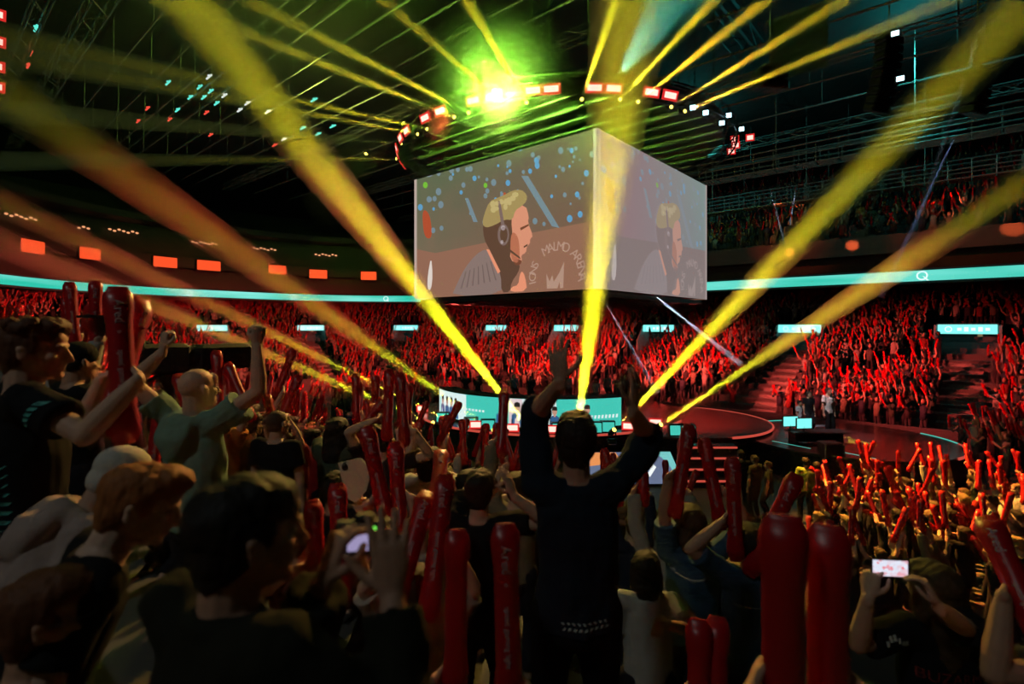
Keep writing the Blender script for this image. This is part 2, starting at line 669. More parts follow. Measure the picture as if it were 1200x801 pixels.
# ------------------------------------------------------------------ hanging screen
SD = 8.7
ZS0, ZS1 = H + 1.135, H + 5.99
K0 = Vector((2.58, 16.0, 0))
eU, eV = A(1, 0), A(0, 1)
CUBE = K0 + (eU + eV) * SD / 2
scr = empty('hanging_screen', (CUBE.x, CUBE.y, ZS0))
tag(scr, 'big four sided video screen hanging over the stage, player in profile on it', 'screen')


def under(o, parent):
    o.parent = parent
    o.matrix_parent_inverse = Matrix.Translation(parent.location).inverted()
    return o


FR = Matrix((eU, eV, Vector((0, 0, 1)))).transposed()
mb = MB()
mb.box(CUBE + Vector((0, 0, (ZS0 + ZS1) / 2)), (SD - .16, SD - .16, ZS1 - ZS0 - .06), FR)
for i in range(9):      # under-frame grid
    q = CUBE + eU * (i / 8 - .5) * (SD - .4) + Vector((0, 0, ZS0 - .12))
    mb.box(q, (.08, SD - .3, .16), FR)
    q = CUBE + eV * (i / 8 - .5) * (SD - .4) + Vector((0, 0, ZS0 - .12))
    mb.box(q, (SD - .3, .08, .16), FR)
under(mb.obj('frame', M['black_metal']), scr)

# the picture: polygons in (s, t) of the left face, s from the far left edge to the near corner, t up
FL0 = K0 + eU * SD


def face_st(px, py):
    """picture coordinates of a spot on the left face"""
    rx = (px - 600) / F
    # K0 + eU*a : x = rx*y
    a = (rx * K0.y - K0.x) / (eU.x - rx * eU.y)
    p = K0 + eU * a
    z = H - (py - HOR) / F * p.y
    return 1 - a / SD, (z - ZS0) / (ZS1 - ZS0)


def cz(X, Y):
    return face_st(480 + X / 5, 210 + Y / 5)


PIC = []        # (layer, colour key, polygon)
C2 = {'top': (92, 100, 78), 'low': (150, 106, 86), 'hair': (168, 145, 92), 'hair2': (196, 176, 118), 'dark': (98, 68, 54), 'face': (222, 148, 118), 'face2': (188, 112, 84),
      'jacket': (140, 118, 112), 'jacket2': (118, 98, 94), 'peach': (236, 150, 116), 'cup': (128, 104, 98), 'glint': (178, 160, 160), 'blue': (98, 160, 200), 'blue2': (120, 140, 150),
      'green': (120, 190, 60), 'red': (180, 80, 50), 'white': (228, 214, 205), 'logo': (182, 146, 128), 'edge': (190, 170, 160), 'brow': (120, 70, 52)}


def poly(layer, key, pts, smooth=0):
    for _ in range(smooth):
        q = []
        for i in range(len(pts)):
            a, b = pts[i], pts[(i + 1) % len(pts)]
            q += [(a[0] * .75 + b[0] * .25, a[1] * .75 + b[1] * .25), (a[0] * .25 + b[0] * .75, a[1] * .25 + b[1] * .75)]
        pts = q
    PIC.append((layer, key, [cz(*p) for p in pts]))


def disc(layer, key, c, rx, ry, n=14):
    poly(layer, key, [(c[0] + rx * math.cos(2 * PI * k / n), c[1] + ry * math.sin(2 * PI * k / n)) for k in range(n)])


rb = random.Random(3)
PIC.append((1, 'low', [cz(150, 432), cz(440, 372), cz(720, 312), cz(1096, 240), (1, .0), (0, .0), (0, .42)]))
for i in range(95):
    x = rb.uniform(60, 1080); y = rb.uniform(-190, 300)
    if y > 430 - x * .18 - 20: continue
    r_ = rb.uniform(7, 23)
    disc(2, rb.choice(['blue', 'blue', 'blue2', 'blue2', 'blue', 'green' if i % 9 == 0 else 'blue2', 'red' if i % 11 == 0 else 'blue2']), (x, y), r_ * .75, r_, 9)
poly(3, 'blue2', [(655, -20), (695, -20), (880, 285), (835, 275)])
poly(3, 'blue2', [(325, 110), (345, 110), (400, 250), (375, 250)])
poly(2, 'red', [(75, 170), (120, 200), (135, 340), (100, 350), (80, 300)], 2)
poly(4, 'white', [(105, 645), (108, 560), (128, 450), (137, 560), (128, 648)], 1)
poly(4, 'jacket', [(245, 690), (285, 600), (325, 520), (390, 440), (450, 405), (505, 450), (545, 560), (560, 668)], 1)
for i in range(7):
    poly(5, 'jacket2', [(300 + i * 34, 640 - i * 8), (330 + i * 24, 540 - i * 10), (336 + i * 24, 540 - i * 10), (308 + i * 34, 640 - i * 8)])
poly(5, 'dark', [(430, 260), (470, 215), (560, 225), (610, 240), (618, 330), (604, 430), (650, 500), (640, 545), (600, 600), (590, 660), (540, 664), (538, 560), (500, 470), (470, 410), (438, 350)], 1)
poly(6, 'face', [(612, 165), (682, 150), (702, 220), (695, 252), (726, 332), (708, 350), (708, 376), (690, 392), (684, 430), (655, 446), (662, 478), (640, 500), (590, 470), (596, 400), (606, 330), (598, 240)], 1)
poly(7, 'face2', [(596, 300), (640, 330), (650, 430), (640, 498), (592, 470)], 2)
poly(7, 'brow', [(650, 285), (700, 262), (702, 272), (655, 300)])
poly(7, 'dark', [(672, 392), (696, 378), (692, 392), (672, 402)])
poly(7, 'brow', [(610, 470), (660, 470), (655, 500), (620, 505)], 1)
poly(7, 'hair', [(428, 262), (440, 205), (470, 130), (520, 108), (560, 92), (605, 66), (655, 60), (690, 88), (690, 128), (660, 158), (622, 182), (606, 240), (560, 235), (500, 270), (450, 285)], 1)
for i in range(14):
    x = rb.uniform(460, 670); y = 60 + abs(x - 640) * .45 + rb.uniform(15, 70)
    disc(8, 'hair2', (x, y), rb.uniform(8, 20), rb.uniform(10, 22), 8)
disc(8, 'cup', (553, 325), 34, 64, 18)
disc(9, 'dark', (556, 325), 22, 46, 16)
disc(9, 'glint', (552, 285), 14, 16, 8); disc(9, 'glint', (545, 368), 9, 12, 8)
poly(8, 'cup', [(540, 268), (530, 200), (520, 130), (534, 128), (548, 200), (560, 268)])
poly(8, 'dark', [(560, 385), (650, 455), (655, 470), (555, 400)])
poly(7, 'peach', [(452, 410), (470, 412), (535, 540), (520, 552)])
poly(7, 'peach', [(648, 560), (662, 535), (680, 570), (692, 655), (592, 660), (600, 630), (640, 620)], 1)
poly(4, 'logo', [(806, 640), (803, 552), (822, 598), (838, 560), (846, 600), (858, 582), (880, 545), (907, 482), (902, 636), (884, 638), (880, 600), (868, 638)])
PIC.append((6, 'edge', [(0, 0), (.018, 0), (.018, 1), (0, 1)]))
PIC.append((6, 'edge', [(.985, 0), (1, 0), (1, 1), (.985, 1)]))


def face_pic(o0, ex, nrm, mats, keymap, name, bgmat):
    root = MB()
    W, Ht = SD, ZS1 - ZS0
    pt = lambda s, t, l: o0 + ex * (s * W) + Vector((0, 0, ZS0 + t * Ht)) + nrm * (.004 * l)
    root.quad(pt(0, 0, 0), pt(1, 0, 0), pt(1, 1, 0), pt(0, 1, 0))
    back = under(root.obj('display', bgmat), scr)
    pm = MB()
    for l, k, pts in PIC:
        pts = [(min(max(s, 0), 1), min(max(t, 0), 1)) for s, t in pts]
        pm.add([pt(s, t, l) for s, t in pts], [tuple(range(len(pts)))], keymap[k])
    # lettering round the emblem
    cx, cy = cz(862, 572)
    rr = .2
    txt = 'IONS  MALMO ARENA'
    for i, ch in enumerate(txt):
        if ch == ' ': continue
        a = math.radians(188 - i * 12.0)
        vs, fs = text_mesh(ch, .088)
        ca, sa = math.cos(a - PI / 2), math.sin(a - PI / 2)
        q = []
        for v in vs:
            x, y = v.x * ca - v.y * sa, v.x * sa + v.y * ca
            s = cx + (x + rr * math.cos(a)) * Ht / W; t = cy + y + rr * math.sin(a)
            q.append(pt(s, max(t, .005), 5))
        if min(cy + rr * math.sin(a), 1) > .02: pm.add(q, fs, keymap['logo'])
    p = pm.obj('picture', mats)
    p.parent = back
    return back


def screen_bg(name, c0, c1, c2, c3, s):
    """broadcast picture background, varies across the screen"""
    m, nt, b = nodes(name)
    tc = N(nt, 'ShaderNodeTexCoord')
    sep = N(nt, 'ShaderNodeSeparateXYZ'); nt.links.new(tc.outputs['Generated'], sep.inputs[0])
    r1 = N(nt, 'ShaderNodeValToRGB'); r2 = N(nt, 'ShaderNodeValToRGB')
    for r, a, c in ((r1, c0, c1), (r2, c2, c3)):
        r.color_ramp.elements[0].color = (*lin(*a), 1); r.color_ramp.elements[1].color = (*lin(*c), 1)
        nt.links.new(sep.outputs['X'], r.inputs['Fac'])
    nz = N(nt, 'ShaderNodeTexNoise'); nz.inputs['Scale'].default_value = 1.2; nt.links.new(tc.outputs['Object'], nz.inputs['Vector'])
    ad = N(nt, 'ShaderNodeMath', operation='ADD'); nt.links.new(sep.outputs['Z'], ad.inputs[0])
    mr_ = N(nt, 'ShaderNodeMapRange'); mr_.inputs['To Min'].default_value = -.25; mr_.inputs['To Max'].default_value = .25
    nt.links.new(nz.outputs['Fac'], mr_.inputs['Value']); nt.links.new(mr_.outputs['Result'], ad.inputs[1])
    mx = N(nt, 'ShaderNodeMix', data_type='RGBA'); nt.links.new(ad.outputs[0], mx.inputs['Factor'])
    nt.links.new(r1.outputs['Color'], mx.inputs['A']); nt.links.new(r2.outputs['Color'], mx.inputs['B'])
    nt.links.new(mx.outputs['Result'], b.inputs['Emission Color']); b.inputs['Emission Strength'].default_value = s
    b.inputs['Base Color'].default_value = (.01, .01, .01, 1)
    return m


keys = list(C2)
km = {k: i for i, k in enumerate(keys)}
bgL = screen_bg('screen_left_picture', (140, 112, 92), (128, 92, 76), (98, 110, 84), (118, 96, 84), .85)
mL = [mat_emit('picture_' + k, lin(*C2[k]), .92) for k in keys]
face_pic(FL0, -eU, (A(0, -1)).normalized(), mL, km, 'left', bgL)
bgR = screen_bg('screen_right_picture', (150, 122, 124), (125, 130, 136), (150, 112, 118), (128, 146, 142), .95)  # haze and spill tint put into this face's background colours
mR = []
for k in keys:
    c = C2[k]
    spill_wash = (132, 128, 134) if k == 'low' else (150, 140, 144)  # haze and light spill over the right face mixed into its picture colours
    f = .72 if k in ('low', 'jacket', 'jacket2', 'dark', 'brow', 'logo') else .5
    mR.append(mat_emit('pale_picture_' + k, lin(*[a * (1 - f) + b_ * f for a, b_ in zip(c, spill_wash)]), .92))
face_pic(K0, eV, (A(-1, 0)).normalized(), mR, km, 'right', bgR)
face_pic(K0 + eV * SD, eU, A(0, 1), mL, km, 'far', bgL)
face_pic(K0 + eV * SD + eU * SD, -eV, A(1, 0), mR, km, 'far', bgR)
mb = MB()
for a in (-.4, .4):
    for b_ in (-.4, .4):
        q = CUBE + (eU * a + eV * b_) * SD
        mb.tube([q + Vector((0, 0, ZS1 - .1)), q + Vector((0, 0, 19))], .03, 6)
under(mb.obj('hoist_cable', M['darksteel']), scr)

# ------------------------------------------------------------------ lighting ring over the screen
RR, ZRG = 6.7, 12.15
ring = empty('lighting_ring', (CUBE.x, CUBE.y, ZRG))
tag(ring, 'round dark lighting truss hanging above the four sided screen', 'lighting rig')
mb = MB()
NR = 64
for rr in (RR, RR - .45):
    for dz in (0, .45):
        mb.tube([CUBE + Vector((rr * math.cos(2 * PI * k / NR), rr * math.sin(2 * PI * k / NR), ZRG + dz)) for k in range(NR + 1)], .035, 6, caps=False)
for k in range(NR * 2):
    a, b_ = 2 * PI * k / (NR * 2), 2 * PI * (k + 1) / (NR * 2)
    pa = lambda rr, an, z: CUBE + Vector((rr * math.cos(an), rr * math.sin(an), ZRG + z))
    mb.tube([pa(RR, a, 0 if k % 2 else .45), pa(RR, b_, .45 if k % 2 else 0)], .016, 3, caps=False)
    mb.tube([pa(RR, a, 0), pa(RR - .45, b_, 0)], .016, 3, caps=False)
under(mb.obj('ring_truss', M['darksteel']), ring)
mb = MB()
pts = [CUBE + Vector(((RR - .3) * math.cos(2 * PI * k / 48), (RR - .3) * math.sin(2 * PI * k / 48), ZRG + .5)) for k in range(48)]
mb.add(pts + [p + Vector((0, 0, .08)) for p in pts], [tuple(reversed(range(48))), tuple(range(48, 96))] + [(k, (k + 1) % 48, 48 + (k + 1) % 48, 48 + k) for k in range(48)])
under(mb.obj('deck', mat('ring_deck', (.035, .04, .036), .6, 0, 1.5, .4)), ring)
mb = MB()
for i in range(15):
    o_ = -RR + .6 + i * (2 * RR - 1.2) / 14
    hl = math.sqrt(max(0, (RR - .5) ** 2 - o_ ** 2))
    c = CUBE + eV * o_ + Vector((0, 0, ZRG + .3))
    mb.tube([c - eU * hl, c + eU * hl], .04 if i % 3 else .07, 6)
    if i % 2 == 0:
        c2_ = CUBE + eU * o_ + Vector((0, 0, ZRG + .4))
        mb.tube([c2_ - eV * hl, c2_ + eV * hl], .04, 6)
under(mb.obj('grid_bars', M['steel']), ring)
mb = MB()
for k in range(8):
    a = 2 * PI * k / 8 + .2
    q = CUBE + Vector((RR * .9 * math.cos(a), RR * .9 * math.sin(a), ZRG + .4))
    mb.tube([q, q + Vector((0, 0, 7))], .03, 5)
truss(mb, CUBE + eU * -1.5 - eV * 3.5 + Vector((0, 0, ZRG + .5)), CUBE + eU * -1.5 - eV * 3.5 + Vector((0, 0, 19)), .6, .04, .6)
under(mb.obj('hangers', M['darksteel']), ring)

M['lamp_red'] = mat_emit('lamp_red', (1, .36, .30), 2.4)
M['lamp_rim'] = mat_emit('lamp_rim', (1, .03, .03), .7)
M['lamp_teal'] = mat_emit('lamp_teal', (.45, .9, 1), 5)
M['lamp_yellow'] = mat_emit('lamp_yellow', (1, .8, .1), 4)
M['lamp_green'] = mat_emit('lamp_green', (.75, 1, .35), 60)


def on_ring(px, py):
    """spot on the ring rim nearest to the line of sight through that pixel"""
    best = None
    for k in range(1440):
        a = 2 * PI * k / 1440
        p = CUBE + Vector((RR * math.cos(a), RR * math.sin(a), ZRG))
        x, y = proj(p)
        e = (x - px) ** 2 + (y - py) ** 2
        if best is None or e < best[0]: best = (e, a)
    a = best[1]
    return Vector((math.cos(a), math.sin(a), 0)), CUBE + Vector((RR * math.cos(a), RR * math.sin(a), ZRG))


def frame_of(out):
    out = out.normalized()
    side = out.cross(Vector((0, 0, 1))).normalized()
    up = side.cross(out)
    return Matrix((side, out, up)).transposed()


def blinder(loc, out, m, label, w=.42, h=.2, group='blinder lamps on the lighting ring'):
    root = empty('blinder_lamp', loc)
    tag(root, label, 'lamp', group)
    rot = frame_of(out)
    b = MB(); b.box((0, -.1, 0), (w + .1, .2, h + .1), bevel=.02); b.box((0, -.22, 0), (w * .6, .1, h * .6)); b.tube([(0, -.1, h / 2), (0, -.1, h / 2 + .25)], .02, 6)
    b.xf(rot.to_4x4()); b.obj('housing', M['black_metal'], root)
    b = MB(); b.box((0, .005, 0), (w, .03, h)); b.xf(rot.to_4x4()); b.obj('lens', m, root)
    if m is M['lamp_red']:
        b = MB()
        for sx, sy, ww, hh in ((0, h / 2 + .03, w + .12, .06), (0, -h / 2 - .03, w + .12, .06), (-w / 2 - .03, 0, .06, h), (w / 2 + .03, 0, .06, h)):
            b.box((sx, .0, sy), (ww, .04, hh))
        b.xf(rot.to_4x4()); b.obj('rim', M['lamp_rim'], root)
    return root


lamps_red = [(463, 203), (462, 192), (464, 181), (466, 172), (474, 161), (482, 154), (504, 142), (521, 134), (559, 123), (580, 119), (626, 111), (647, 109), (696, 108), (717, 109), (760, 114), (781, 117)]
for i, (px, py) in enumerate(lamps_red):
    out, p = on_ring(px, py)
    back = out.y < -.3
    aim = (out + Vector((0, 0, -.35)))
    blinder(p + out * .12 + Vector((0, 0, -.05)), aim, M['lamp_red'], 'small red blinder lamp on the rim of the lighting ring', .42 if back else .26, .17)
for i, (px, py) in enumerate([(861, 163), (879, 161), (862, 170), (857, 177)]):
    p = P(px, py, 25)
    blinder(p, (p * -1).normalized(), M['lamp_red'], 'small red lamp right of the lighting ring', .26, .2, 'red lamps right of the lighting ring')
for i, (px, py) in enumerate([(812, 126), (827, 132), (846, 144), (854, 135), (869, 151)]):
    out, p = on_ring(px, py)
    p = P(px, py, p.y)
    blinder(p, (Vector((0, 0, H)) - p), M['lamp_teal'], 'small bright teal lamp at the right end of the lighting ring', .16, .14, 'teal lamps at the right of the lighting ring')


# ------------------------------------------------------------------ light beams in the haze
def haze_mat(name, dens):
    m = bpy.data.materials.new(name)
    m.use_nodes = True
    nt = m.node_tree
    for n_ in list(nt.nodes): nt.nodes.remove(n_)
    out = N(nt, 'ShaderNodeOutputMaterial')
    sc = N(nt, 'ShaderNodeVolumeScatter')
    sc.inputs['Color'].default_value = (1, 1, 1, 1)
    sc.inputs['Density'].default_value = dens
    nt.links.new(sc.outputs[0], out.inputs['Volume'])
    return m


M['haze'] = haze_mat('haze', .15)
M['haze_ring'] = haze_mat('haze_ring', .32)
M['haze_thin'] = haze_mat('haze_thin', .10)
M['haze_soft'] = haze_mat('haze_soft', .025)


def beam(p0, p1, length, half, watts, col, label, m='haze', r0=.06, name='light_shaft', group=None, blend=1.0):
    p0 = Vector(p0); d = (Vector(p1) - p0).normalized()
    n = 24
    b = MB()
    b.tube([p0, p0 + d * length], [r0, r0 + math.tan(half) * length], n)
    o = b.obj(name, M[m])
    tag(o, label, 'light beam', group)
    spot('shaft_lamp', p0 + d * .01, p0 + d, watts, col, 2 * half, blend, r0 * .8)
    return o


def mover(loc, aim, m, label, group, hang=True, s=1.0):
    """moving head lamp: base, yoke, head with a lens"""
    root = empty('moving_head_lamp', loc)
    tag(root, label, 'lamp', group)
    d = (Vector(aim) - Vector(loc)).normalized()
    rot = frame_of(d)
    sg = 1 if hang else -1
    b = MB(); b.tube([-d * .42 * s, -d * .3 * s, -d * .1 * s, -d * .02], [.09 * s, .13 * s, .12 * s, .11 * s], 14); b.obj('head', M['black_metal'], root)
    b = MB(); b.tube([-d * .025, -d * .005], [.09 * s, .09 * s], 14); b.obj('lens', m, root)
    b = MB()
    sd = rot @ Vector((1, 0, 0)); sd.z = 0; sd.normalize()
    c = -d * .22 * s
    for k in (-1, 1):
        b.tube([c + sd * k * .17 * s, c + sd * k * .17 * s + Vector((0, 0, sg * .3 * s))], .03 * s, 6)
    b.box(c + Vector((0, 0, sg * .33 * s)), (.4 * s, .1 * s, .08 * s))
    b.obj('yoke', M['black_metal'], root)
    b = MB(); b.box(c + Vector((0, 0, sg * .44 * s)), (.34 * s, .3 * s, .16 * s), bevel=.03); b.obj('base', M['black_metal'], root)
    return root


YEL = (1, .84, .015)
# from the ring: lamp pixel, exit pixel, height where it passes the exit, label
ring_beams = [((617, 120), (547, 0), 'thin yellow beam rising steeply from the ring just right of the green lamp'), ((592, 122), (450, 0), 'yellow beam passing behind the bright green lamp'),
              ((549, 132), (300, 5), 'yellow beam ending between the red lamps left of the green lamp'), ((532, 137), (300, 43), 'second long yellow beam left of the green lamp'),
              ((500, 151), (300, 107), 'dim yellow beam from the upper left of the ring'), ((489, 157), (300, 121), 'orange dim beam just below the dim yellow one on the left of the ring'),
              ((470, 168), (300, 154), 'faint yellow nearly level beam from the left end of the ring'), ((464, 186), (300, 187), 'faintest level beam at the lowest left of the ring'),
              ((682, 116), (722, 0), 'yellow beam rising steeply from the ring above the corner of the screen'), ((727, 116), (836, 0), 'yellow beam beside the teal lamp'),
              ((748, 119), (898, 0), 'yellow beam right of the teal lamp, second of the right fan'), ((787, 125), (990, 0), 'long yellow beam in the right fan crossing the hanging panel'),
              ((803, 130), (1100, 5), 'lowest yellow beam of the right fan, cut by a hanging box')]
for i, ((ax, ay), (bx, by), lab) in enumerate(ring_beams):
    out, p = on_ring(ax, ay)
    p = P(ax, ay, p.y)
    ze = 11.2
    de = (ze - H) * F / (HOR - by)
    e = P(bx, by, de)
    w = [70, 70, 50, 46, 22, 18, 9, 8, 70, 70, 70, 60, 55][i] * 1500
    beam(p, e, (e - p).length * 1.7 + 9, R(1.2), w * 1.5, YEL, lab, 'haze_ring', r0=.05)
    mover(p, e, M['lamp_yellow'], 'moving head lamp on the ring for the ' + ['steep thin beam', 'beam behind the green lamp', 'upper long left beam', 'lower long left beam', 'dim upper left beam', 'dim orange beam', 'faint level beam', 'faintest beam', 'steep beam above the screen corner', 'beam beside the teal lamp', 'second beam of the right fan', 'long beam of the right fan', 'lowest beam of the right fan'][i], 'moving head lamps on the lighting ring', True, .6)

# from the edge of the stage
LAMPZ = 1.75
stage_beams = [((622, 505), (300, 100), 9.0, 2.0, 440000, 'widest yellow beam rising from the stage to the upper left'),
               ((578, 503), (140, 200), 9.0, 1.5, 100000, 'yellow beam below the widest one on the left'),
               ((540, 499), (180, 324), 11.0, .75, 420000, 'third yellow beam down in the left fan from the stage'),
               ((507, 495), (180, 355), 11.0, .55, 420000, 'fourth yellow beam of the left fan, thin'),
               ((490, 490), (180, 362), 11.0, .55, 420000, 'lowest thin orange yellow beam of the left fan'),
               ((676, 510), (733, 60), 7.5, 2.2, 380000, 'yellow beam rising almost straight past the screen corner'),
               ((720, 503), (1110, 100), 8.5, 1.7, 330000, 'wide yellow beam rising from the stage to the upper right'),
               ((775, 497), (1200, 215), 9.5, 1.35, 190000, 'lower yellow beam rising from the stage to the right edge')]
STAGE_LAMPS = []
for (ax, ay), (bx, by), de, half, wt, lab in stage_beams:
    d = (H - LAMPZ) * F / (ay - HOR)
    p = P(ax, ay, d); e = P(bx, by, de)
    STAGE_LAMPS.append((p, e))
    beam(p, e, (e - p).length * 1.3 + 9, R(half), wt, YEL, lab, 'haze' if half > 1.2 else 'haze_ring', r0=.08)
    mover(p, e, M['lamp_yellow'], 'moving head lamp of the ' + lab, 'moving head lamps on the stage edge', False, .8)

# thin pale beams
pale = [((1130, 135), (1040, 330), 22, 1.0, 900, (.35, .5, 1), 'thin blue beam falling from the hanging box at the upper right'),
        ((1160, 0), (1075, 260), 20, .8, 300, (.7, .8, 1), 'faint white beam falling from the top right corner'),
        ((934, 210), (925, 268), 33, 1.2, 900, (.6, .75, 1), 'short pale beam below the right catwalk'),
        ((900, 212), (921, 290), 33, 1.2, 700, (.6, .75, 1), 'pale slanting beam right of the screen'),
        ((702, 342), (765, 450), 17.5, 1.2, 900, (.75, .85, 1), 'pale beam falling from the near corner under the screen'),
        ((766, 345), (860, 420), 19, 1.6, 1400, (.7, .85, 1), 'pale beam falling to the right from under the screen')]
for (ax, ay), (bx, by), d, half, wt, c, lab in pale:
    p = P(ax, ay, d); e = P(bx, by, d + 1.5)
    beam(p, e, (e - p).length * 1.1, R(half), wt * 30, c, lab, 'haze', .04)

# bright lamps seen head on with their glow in the haze
gl = P(582, 108, 15.3)
b = MB(); b.ell((0, 0, 0), (2.7, 2.7, 2.7), nu=24, nv=14)
hz = haze_mat('haze_glow', .06)
nt = hz.node_tree
tc = N(nt, 'ShaderNodeTexCoord'); ln = N(nt, 'ShaderNodeVectorMath', operation='LENGTH'); mpr = N(nt, 'ShaderNodeMapRange', interpolation_type='SMOOTHERSTEP')
mpr.inputs['From Min'].default_value = 0; mpr.inputs['From Max'].default_value = 2.6; mpr.inputs['To Min'].default_value = .075; mpr.inputs['To Max'].default_value = 0
nt.links.new(tc.outputs['Object'], ln.inputs[0]); nt.links.new(ln.outputs['Value'], mpr.inputs['Value'])
nt.links.new(mpr.outputs['Result'], [n_ for n_ in nt.nodes if n_.type == 'VOLUME_SCATTER'][0].inputs['Density'])
o = b.obj('haze', hz, loc=gl); tag(o, 'green glowing haze round the bright green lamp on the ring', 'haze', kind='stuff')
blinder(gl + Vector((0, .12, 0)), Vector((0, 0, H)) - gl, M['lamp_green'], 'blinding green lamp on the lighting ring pointing at the audience', .22, .22, None)
spot('green_light', gl - Vector((0, .25, .35)), gl + Vector((0, 2.0, 2.6)), 5200, (.35, 1, .06), R(150), .6, .12)
point('green_glow', gl - Vector((0, .25, 0)), 420, (.4, 1, .06), .12)
tl = P(722, 93, 17)
blinder(tl + Vector((0, .12, 0)), Vector((0, 0, H)) - tl, M['lamp_teal'], 'small teal lamp above the ring with a teal glow', .16, .16, None)
beam(tl, P(800, -20, 15), 6, R(20), 9000, (.1, .9, .7), 'wide teal glow spreading from the small teal lamp', 'haze_soft', .05)
for (ax, ay), (bx, by), c, lab in (((474, 144), (430, 175), (.6, 1, .05), 'short green yellow glow left of the ring'), ((429, 180), (385, 240), (.5, .8, .05), 'lower green yellow glow left of the ring')):
    p = P(ax, ay, 24)
    blinder(p, P(bx, by, 22) - p, M['lamp_yellow'], 'small yellow lamp with ' + lab, .12, .12, None)
    beam(p, P(bx, by, 22), 4.0, R(13), 2200, c, lab, 'haze_soft', .04)
for i, (px, py) in enumerate([(1, 16), (1, 48), (0, 77), (0, 101)]):
    p = P(px - 5, py, 13)
    blinder(p, Vector((2, 0, H + 2)) - p, M['lamp_red'], 'red lamp at the upper left edge, in a column of four', .22, .14, 'red lamps at the upper left edge')

# ------------------------------------------------------------------ roof steel
ZT = 17.0
for i, (v, thick) in enumerate([(3.3, 1), (4.7, 2), (6.4, 0), (7.9, 0), (9.15, 0), (9.8, 0), (10.6, 0), (12, 0), (13.2, 0), (14.7, 0), (15.9, 0), (18, 1), (20.5, 0), (23.6, 0), (26.6, 1), (29, 0), (32, 0), (36, 1), (40, 0)]):
    b = MB()
    if thick:
        truss(b, A(-14, v, ZT), A(48, v, ZT), .45 if thick == 1 else .6, .04, .9)
    else:
        b.tube([A(-14, v, ZT), A(48, v, ZT)], .05, 6)
        for u in range(-12, 48, 6):
            b.tube([A(u, v, ZT), A(u, v, 19.5)], .02, 4)
    o = b.obj('roof_truss' if thick else 'roof_pipe', M['steel'])
    tag(o, 'long steel lattice truss under the arena roof' if thick else 'thin steel pipe hung under the arena roof', 'truss' if thick else 'pipe', 'roof trusses' if thick else 'roof pipes')
for i, u in enumerate((-8, 0, 8)):
    b = MB()
    truss(b, A(u, -4, 18.4), A(u, 44, 18.4), .9, .06, 1.6)
    tag(b.obj('roof_girder', M['darksteel']), 'deep dark girder crossing the arena roof', 'girder', 'roof girders')
# reflections of the coloured lights, painted as glowing rods on the roof pipes
M['glint_teal'] = mat_emit('glint_teal', (.12, .9, .7), 1.0); M['glint_red'] = mat_emit('glint_red', (1, .08, .05), .9); M['glint_white'] = mat_emit('glint_white', (.8, .9, .85), .9)
for px, py, k in ((42, 33, 'teal'), (36, 62, 'red'), (33, 77, 'red'), (197, 97, 'teal'), (245, 90, 'white'), (234, 102, 'teal'), (223, 114, 'teal'), (208, 129, 'teal'), (199, 140, 'red'), (247, 107, 'teal'), (239, 114, 'teal'),
                  (263, 112, 'white'), (254, 121, 'teal'), (242, 132, 'red'), (290, 121, 'white'), (281, 129, 'white'), (247, 158, 'red'), (173, 127, 'red'), (162, 142, 'red'), (314, 131, 'white'), (368, 117, 'teal'), (355, 150, 'teal'), (333, 163, 'white'), (373, 157, 'teal'), (390, 148, 'teal'), (322, 170, 'red')):
    p = P(px, py, (ZT - .12 - H) * F / (HOR - py))
    b = MB(); q = eU * .3
    b.tube([p - q, p + q], .045, 6); b.box(p + Vector((0, 0, .06)), (.1, .1, .06))
    tag(b.obj('reflection_rod', M['glint_' + k]), 'small %s painted glint on a roof pipe' % {'teal': 'teal', 'red': 'red', 'white': 'white'}[k], 'lamp', k + ' painted glints on the roof pipes')
# catwalks over the right side
for i, (v, z) in enumerate(((31, 13.6), (38, 13.2), (45, 14.5))):
    b = MB()
    for dz in (0, .5, 1.0):
        for dv in (-.5, .5):
            b.tube([A(-10, v + dv, z + dz), A(24, v + dv, z + dz)], .04, 6)
    for u in range(-10, 25, 1):
        for dv in (-.5, .5):
            b.tube([A(u, v + dv, z), A(u, v + dv, z + 1)], .025, 4)
        b.box(A(u + .5, v, z - .03), (.9, .9, .03), FR)
    for u in range(-10, 25, 6):
        b.tube([A(u, v, z), A(u, v, 19.4)], .03, 4)
    tag(b.obj('catwalk', M['steel']), 'steel catwalk with rails hung over the right hand stand', 'catwalk', 'catwalks over the right stand')
# line arrays and hanging things upper right


def line_array(p, n, label, rz):
    root = empty('line_array_speaker', p, rz)
    tag(root, label, 'speaker')
    y = 0.0; z = 0.0; ang = 0.0
    for i in range(n):
        b = MB(); b.box((0, 0, 0), (.85, .42, .25), bevel=.03)
        for k in range(3): b.box((0, -.215, -.07 + k * .07), (.78, .02, .03))
        b.xf(Matrix.Translation((0, y, z)) @ Matrix.Rotation(ang, 4, 'X')); b.obj('cabinet', M['black_metal'], root)
        ang += R(3.2); z -= .27 * math.cos(ang); y += .27 * math.sin(ang) * .8
    b = MB(); b.tube([(0, 0, .12), (0, 0, 3.5)], .02, 5); b.box((0, 0, .17), (.6, .4, .06)); b.obj('rigging', M['steel'], root)


